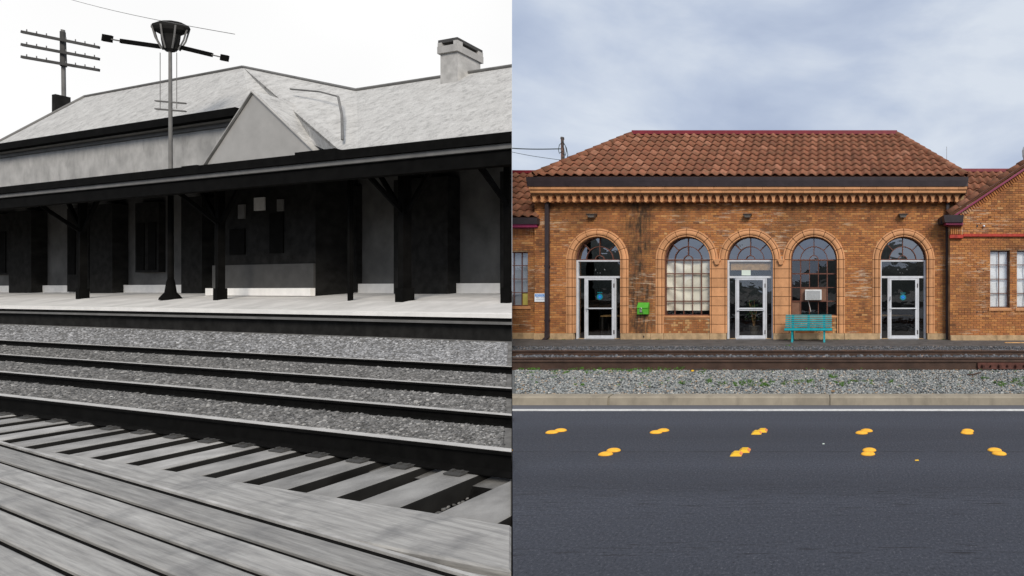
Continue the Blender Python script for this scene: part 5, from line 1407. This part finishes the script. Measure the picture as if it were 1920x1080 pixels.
chm = lp(pbox(ME(), pq-0.25, pq+0.25, q-0.2, q+0.2, zc-3, zc), 'chimney', M['dark'])

# ---- train order signal
AD = Vector((0.966, 0.259, 0))
mq = q_at(320, 10.5); mbase = P3(10.5, mq, 1.36)
sg = empty('signal_mast', mbase); tag(sg, 'tall grey signal mast with two black arms rising through the station canopy', 'signal')
sy = mbase.y; zz_ = lambda py: Z_(py, sy)-mbase.z
ME().lathe((0, 0, -0.02), [(0.27, 0), (0.26, 0.08), (0.14, 0.30), (0.10, 0.7), (0.08, 0.8)], 14).build('base', M['black'], sg)
ME().cyl((0, 0, 0.6), (0, 0, zz_(330)), 0.075, 0.065, 12).build('lower_mast', M['black'], sg)
ME().cyl((0, 0, zz_(330)), (-0.02, 0, zz_(60)), 0.052, 0.040, 12).build('mast', M['lmast'], sg)
s1 = sy/F
lh = ME().lathe((0, 0, 0), [(0.16, 0.0), (0.28, 0.10), (0.34, 0.45), (0.36, 0.66), (0.62, 0.80), (0.70, 0.92), (0.66, 1.02), (0.42, 1.14), (0.14, 1.20)], 18).build('lamp_housing', M['dark'], sg)
lh.location = (0, 0, zz_(97)); lh.scale = (1, 0.35, 1)
for k in range(8):
    a = 2*PI*k/8; ME().tube([(0.30*math.cos(a), 0.14*math.sin(a), zz_(93)), (0.52*math.cos(a), 0.22*math.sin(a), zz_(74)), (0.66*math.cos(a), 0.26*math.sin(a), zz_(52))], 0.022, 5).build('guard_bar', M['lmast'], sg)
def arm(px0, px1, py0, py1, th, name, mt):
    a = Vector(((px0-320)*s1*0.966/0.966, (px0-320)*s1*0.2, zz_(py0))); b_ = Vector(((px1-320)*s1, (px1-320)*s1*0.2, zz_(py1)))
    ME().bar(a, b_, 0.06, th).build(name, M[mt], sg)
arm(249, 305, 85, 89, 0.16, 'signal_arm', 'black'); arm(331, 381, 86.5, 96.5, 0.16, 'signal_arm', 'black')
arm(224, 237, 81.5, 83, 0.26, 'arm_tip', 'black'); arm(394, 405, 99.5, 101, 0.24, 'arm_tip', 'black')
arm(237, 249, 83.5, 85, 0.035, 'arm_rod', 'trim'); arm(381, 394, 96.5, 99, 0.035, 'arm_rod', 'trim')
for py in (191, 206): arm(298, 342, py, py+1, 0.05, 'step_rung', 'trim')
for dx in (-16, 15): ME().cyl((dx*s1, -0.05, zz_(205)), (dx*s1, -0.05, zz_(100)), 0.010, n=5).build('control_wire', M['lmast'], sg)

# ---- telegraph pole
tp = 18.5; tb = P3(tp, q_at(120, tp), 0.4); ty = tb.y; s2 = ty/F
tg = empty('telegraph_pole', tb); tag(tg, 'telegraph pole with three crossarms behind the old shingled roof', 'pole')
zp = lambda py: Z_(py, ty)-tb.z
ME().cyl((0.2, 0, 0), (-0.08, 0, zp(56)), 0.11, 0.09, 10).build('post', M['trim'], tg)
ME().cyl((0.0, -0.02, zp(125)), (-0.06, -0.02, zp(60)), 0.145, 0.12, 10).build('sleeve', M['dtrim'], tg)
for (y0_, y1_) in ((71, 85), (94.5, 107), (117, 128)):
    x0_, x1_ = (75-119)*s2, (173-119)*s2
    ME().bar((x0_, x0_*0.27-0.3, zp(y0_)), (x1_, x1_*0.27-0.3, zp(y1_)), 0.12, 0.20).build('crossarm', M['dtrim'], tg)
    for k in range(8):
        u = (k+0.5)/8
        if 0.38 < u < 0.55: continue
        xx = x0_+(x1_-x0_)*u; c0 = zp(y0_)+(zp(y1_)-zp(y0_))*u
        ME().cyl((xx, xx*0.27-0.3, c0+0.1), (xx, xx*0.27-0.3, c0+0.26), 0.03, 0.025, 6).build('insulator', M['trim'], tg)
pa, pb = Vector((X_(60, 20), 20, Z_(-22, 20))), Vector((X_(440, 14), 14, Z_(64, 14)))
o = ME().tube([pa.lerp(pb, k/12)+Vector((0, 0, -0.15*math.sin(PI*k/12))) for k in range(13)], 0.010).build('overhead_wire', M['lmast']); tag(o, 'faint overhead wire crossing the white sky above the signal', 'wire')

# =================================================================== cut both halves along the seam
bpy.context.view_layer.update()
dg = bpy.context.evaluated_depsgraph_get()
kill = []
for o in list(sc.objects):
    if o.type != 'MESH': continue
    sd_ = SIDE.get(o.name)
    if sd_ is None: continue
    no = SN if sd_ == 'R' else -SN                      # keep the side this points to
    mw = o.matrix_world
    gap = 0.004
    ds = [(mw @ Vector(c)).dot(no)-gap for c in o.bound_box]
    if min(ds) >= 0: continue
    if max(ds) <= 0: kill.append(o); continue
    me = o.data.copy(); bm = bmesh.new(); bm.from_mesh(me); bm.transform(mw)
    if not any(v.co.dot(no) < gap for v in bm.verts): bm.free(); bpy.data.meshes.remove(me); continue
    res = bmesh.ops.bisect_plane(bm, geom=bm.verts[:]+bm.edges[:]+bm.faces[:], plane_co=no*gap, plane_no=no, clear_inner=True)
    ed = [e for e in res['geom_cut'] if isinstance(e, bmesh.types.BMEdge)]
    if ed and len(bm.faces) < 20000:
        bd = [e for e in ed if e.is_boundary]
        try: bmesh.ops.holes_fill(bm, edges=bd, sides=0)
        except Exception: pass
    bm.transform(mw.inverted()); 
    if len(bm.faces) == 0: kill.append(o); bm.free(); continue
    bm.to_mesh(me); bm.free(); o.data = me
for o in kill:
    if not o.children: bpy.data.objects.remove(o)
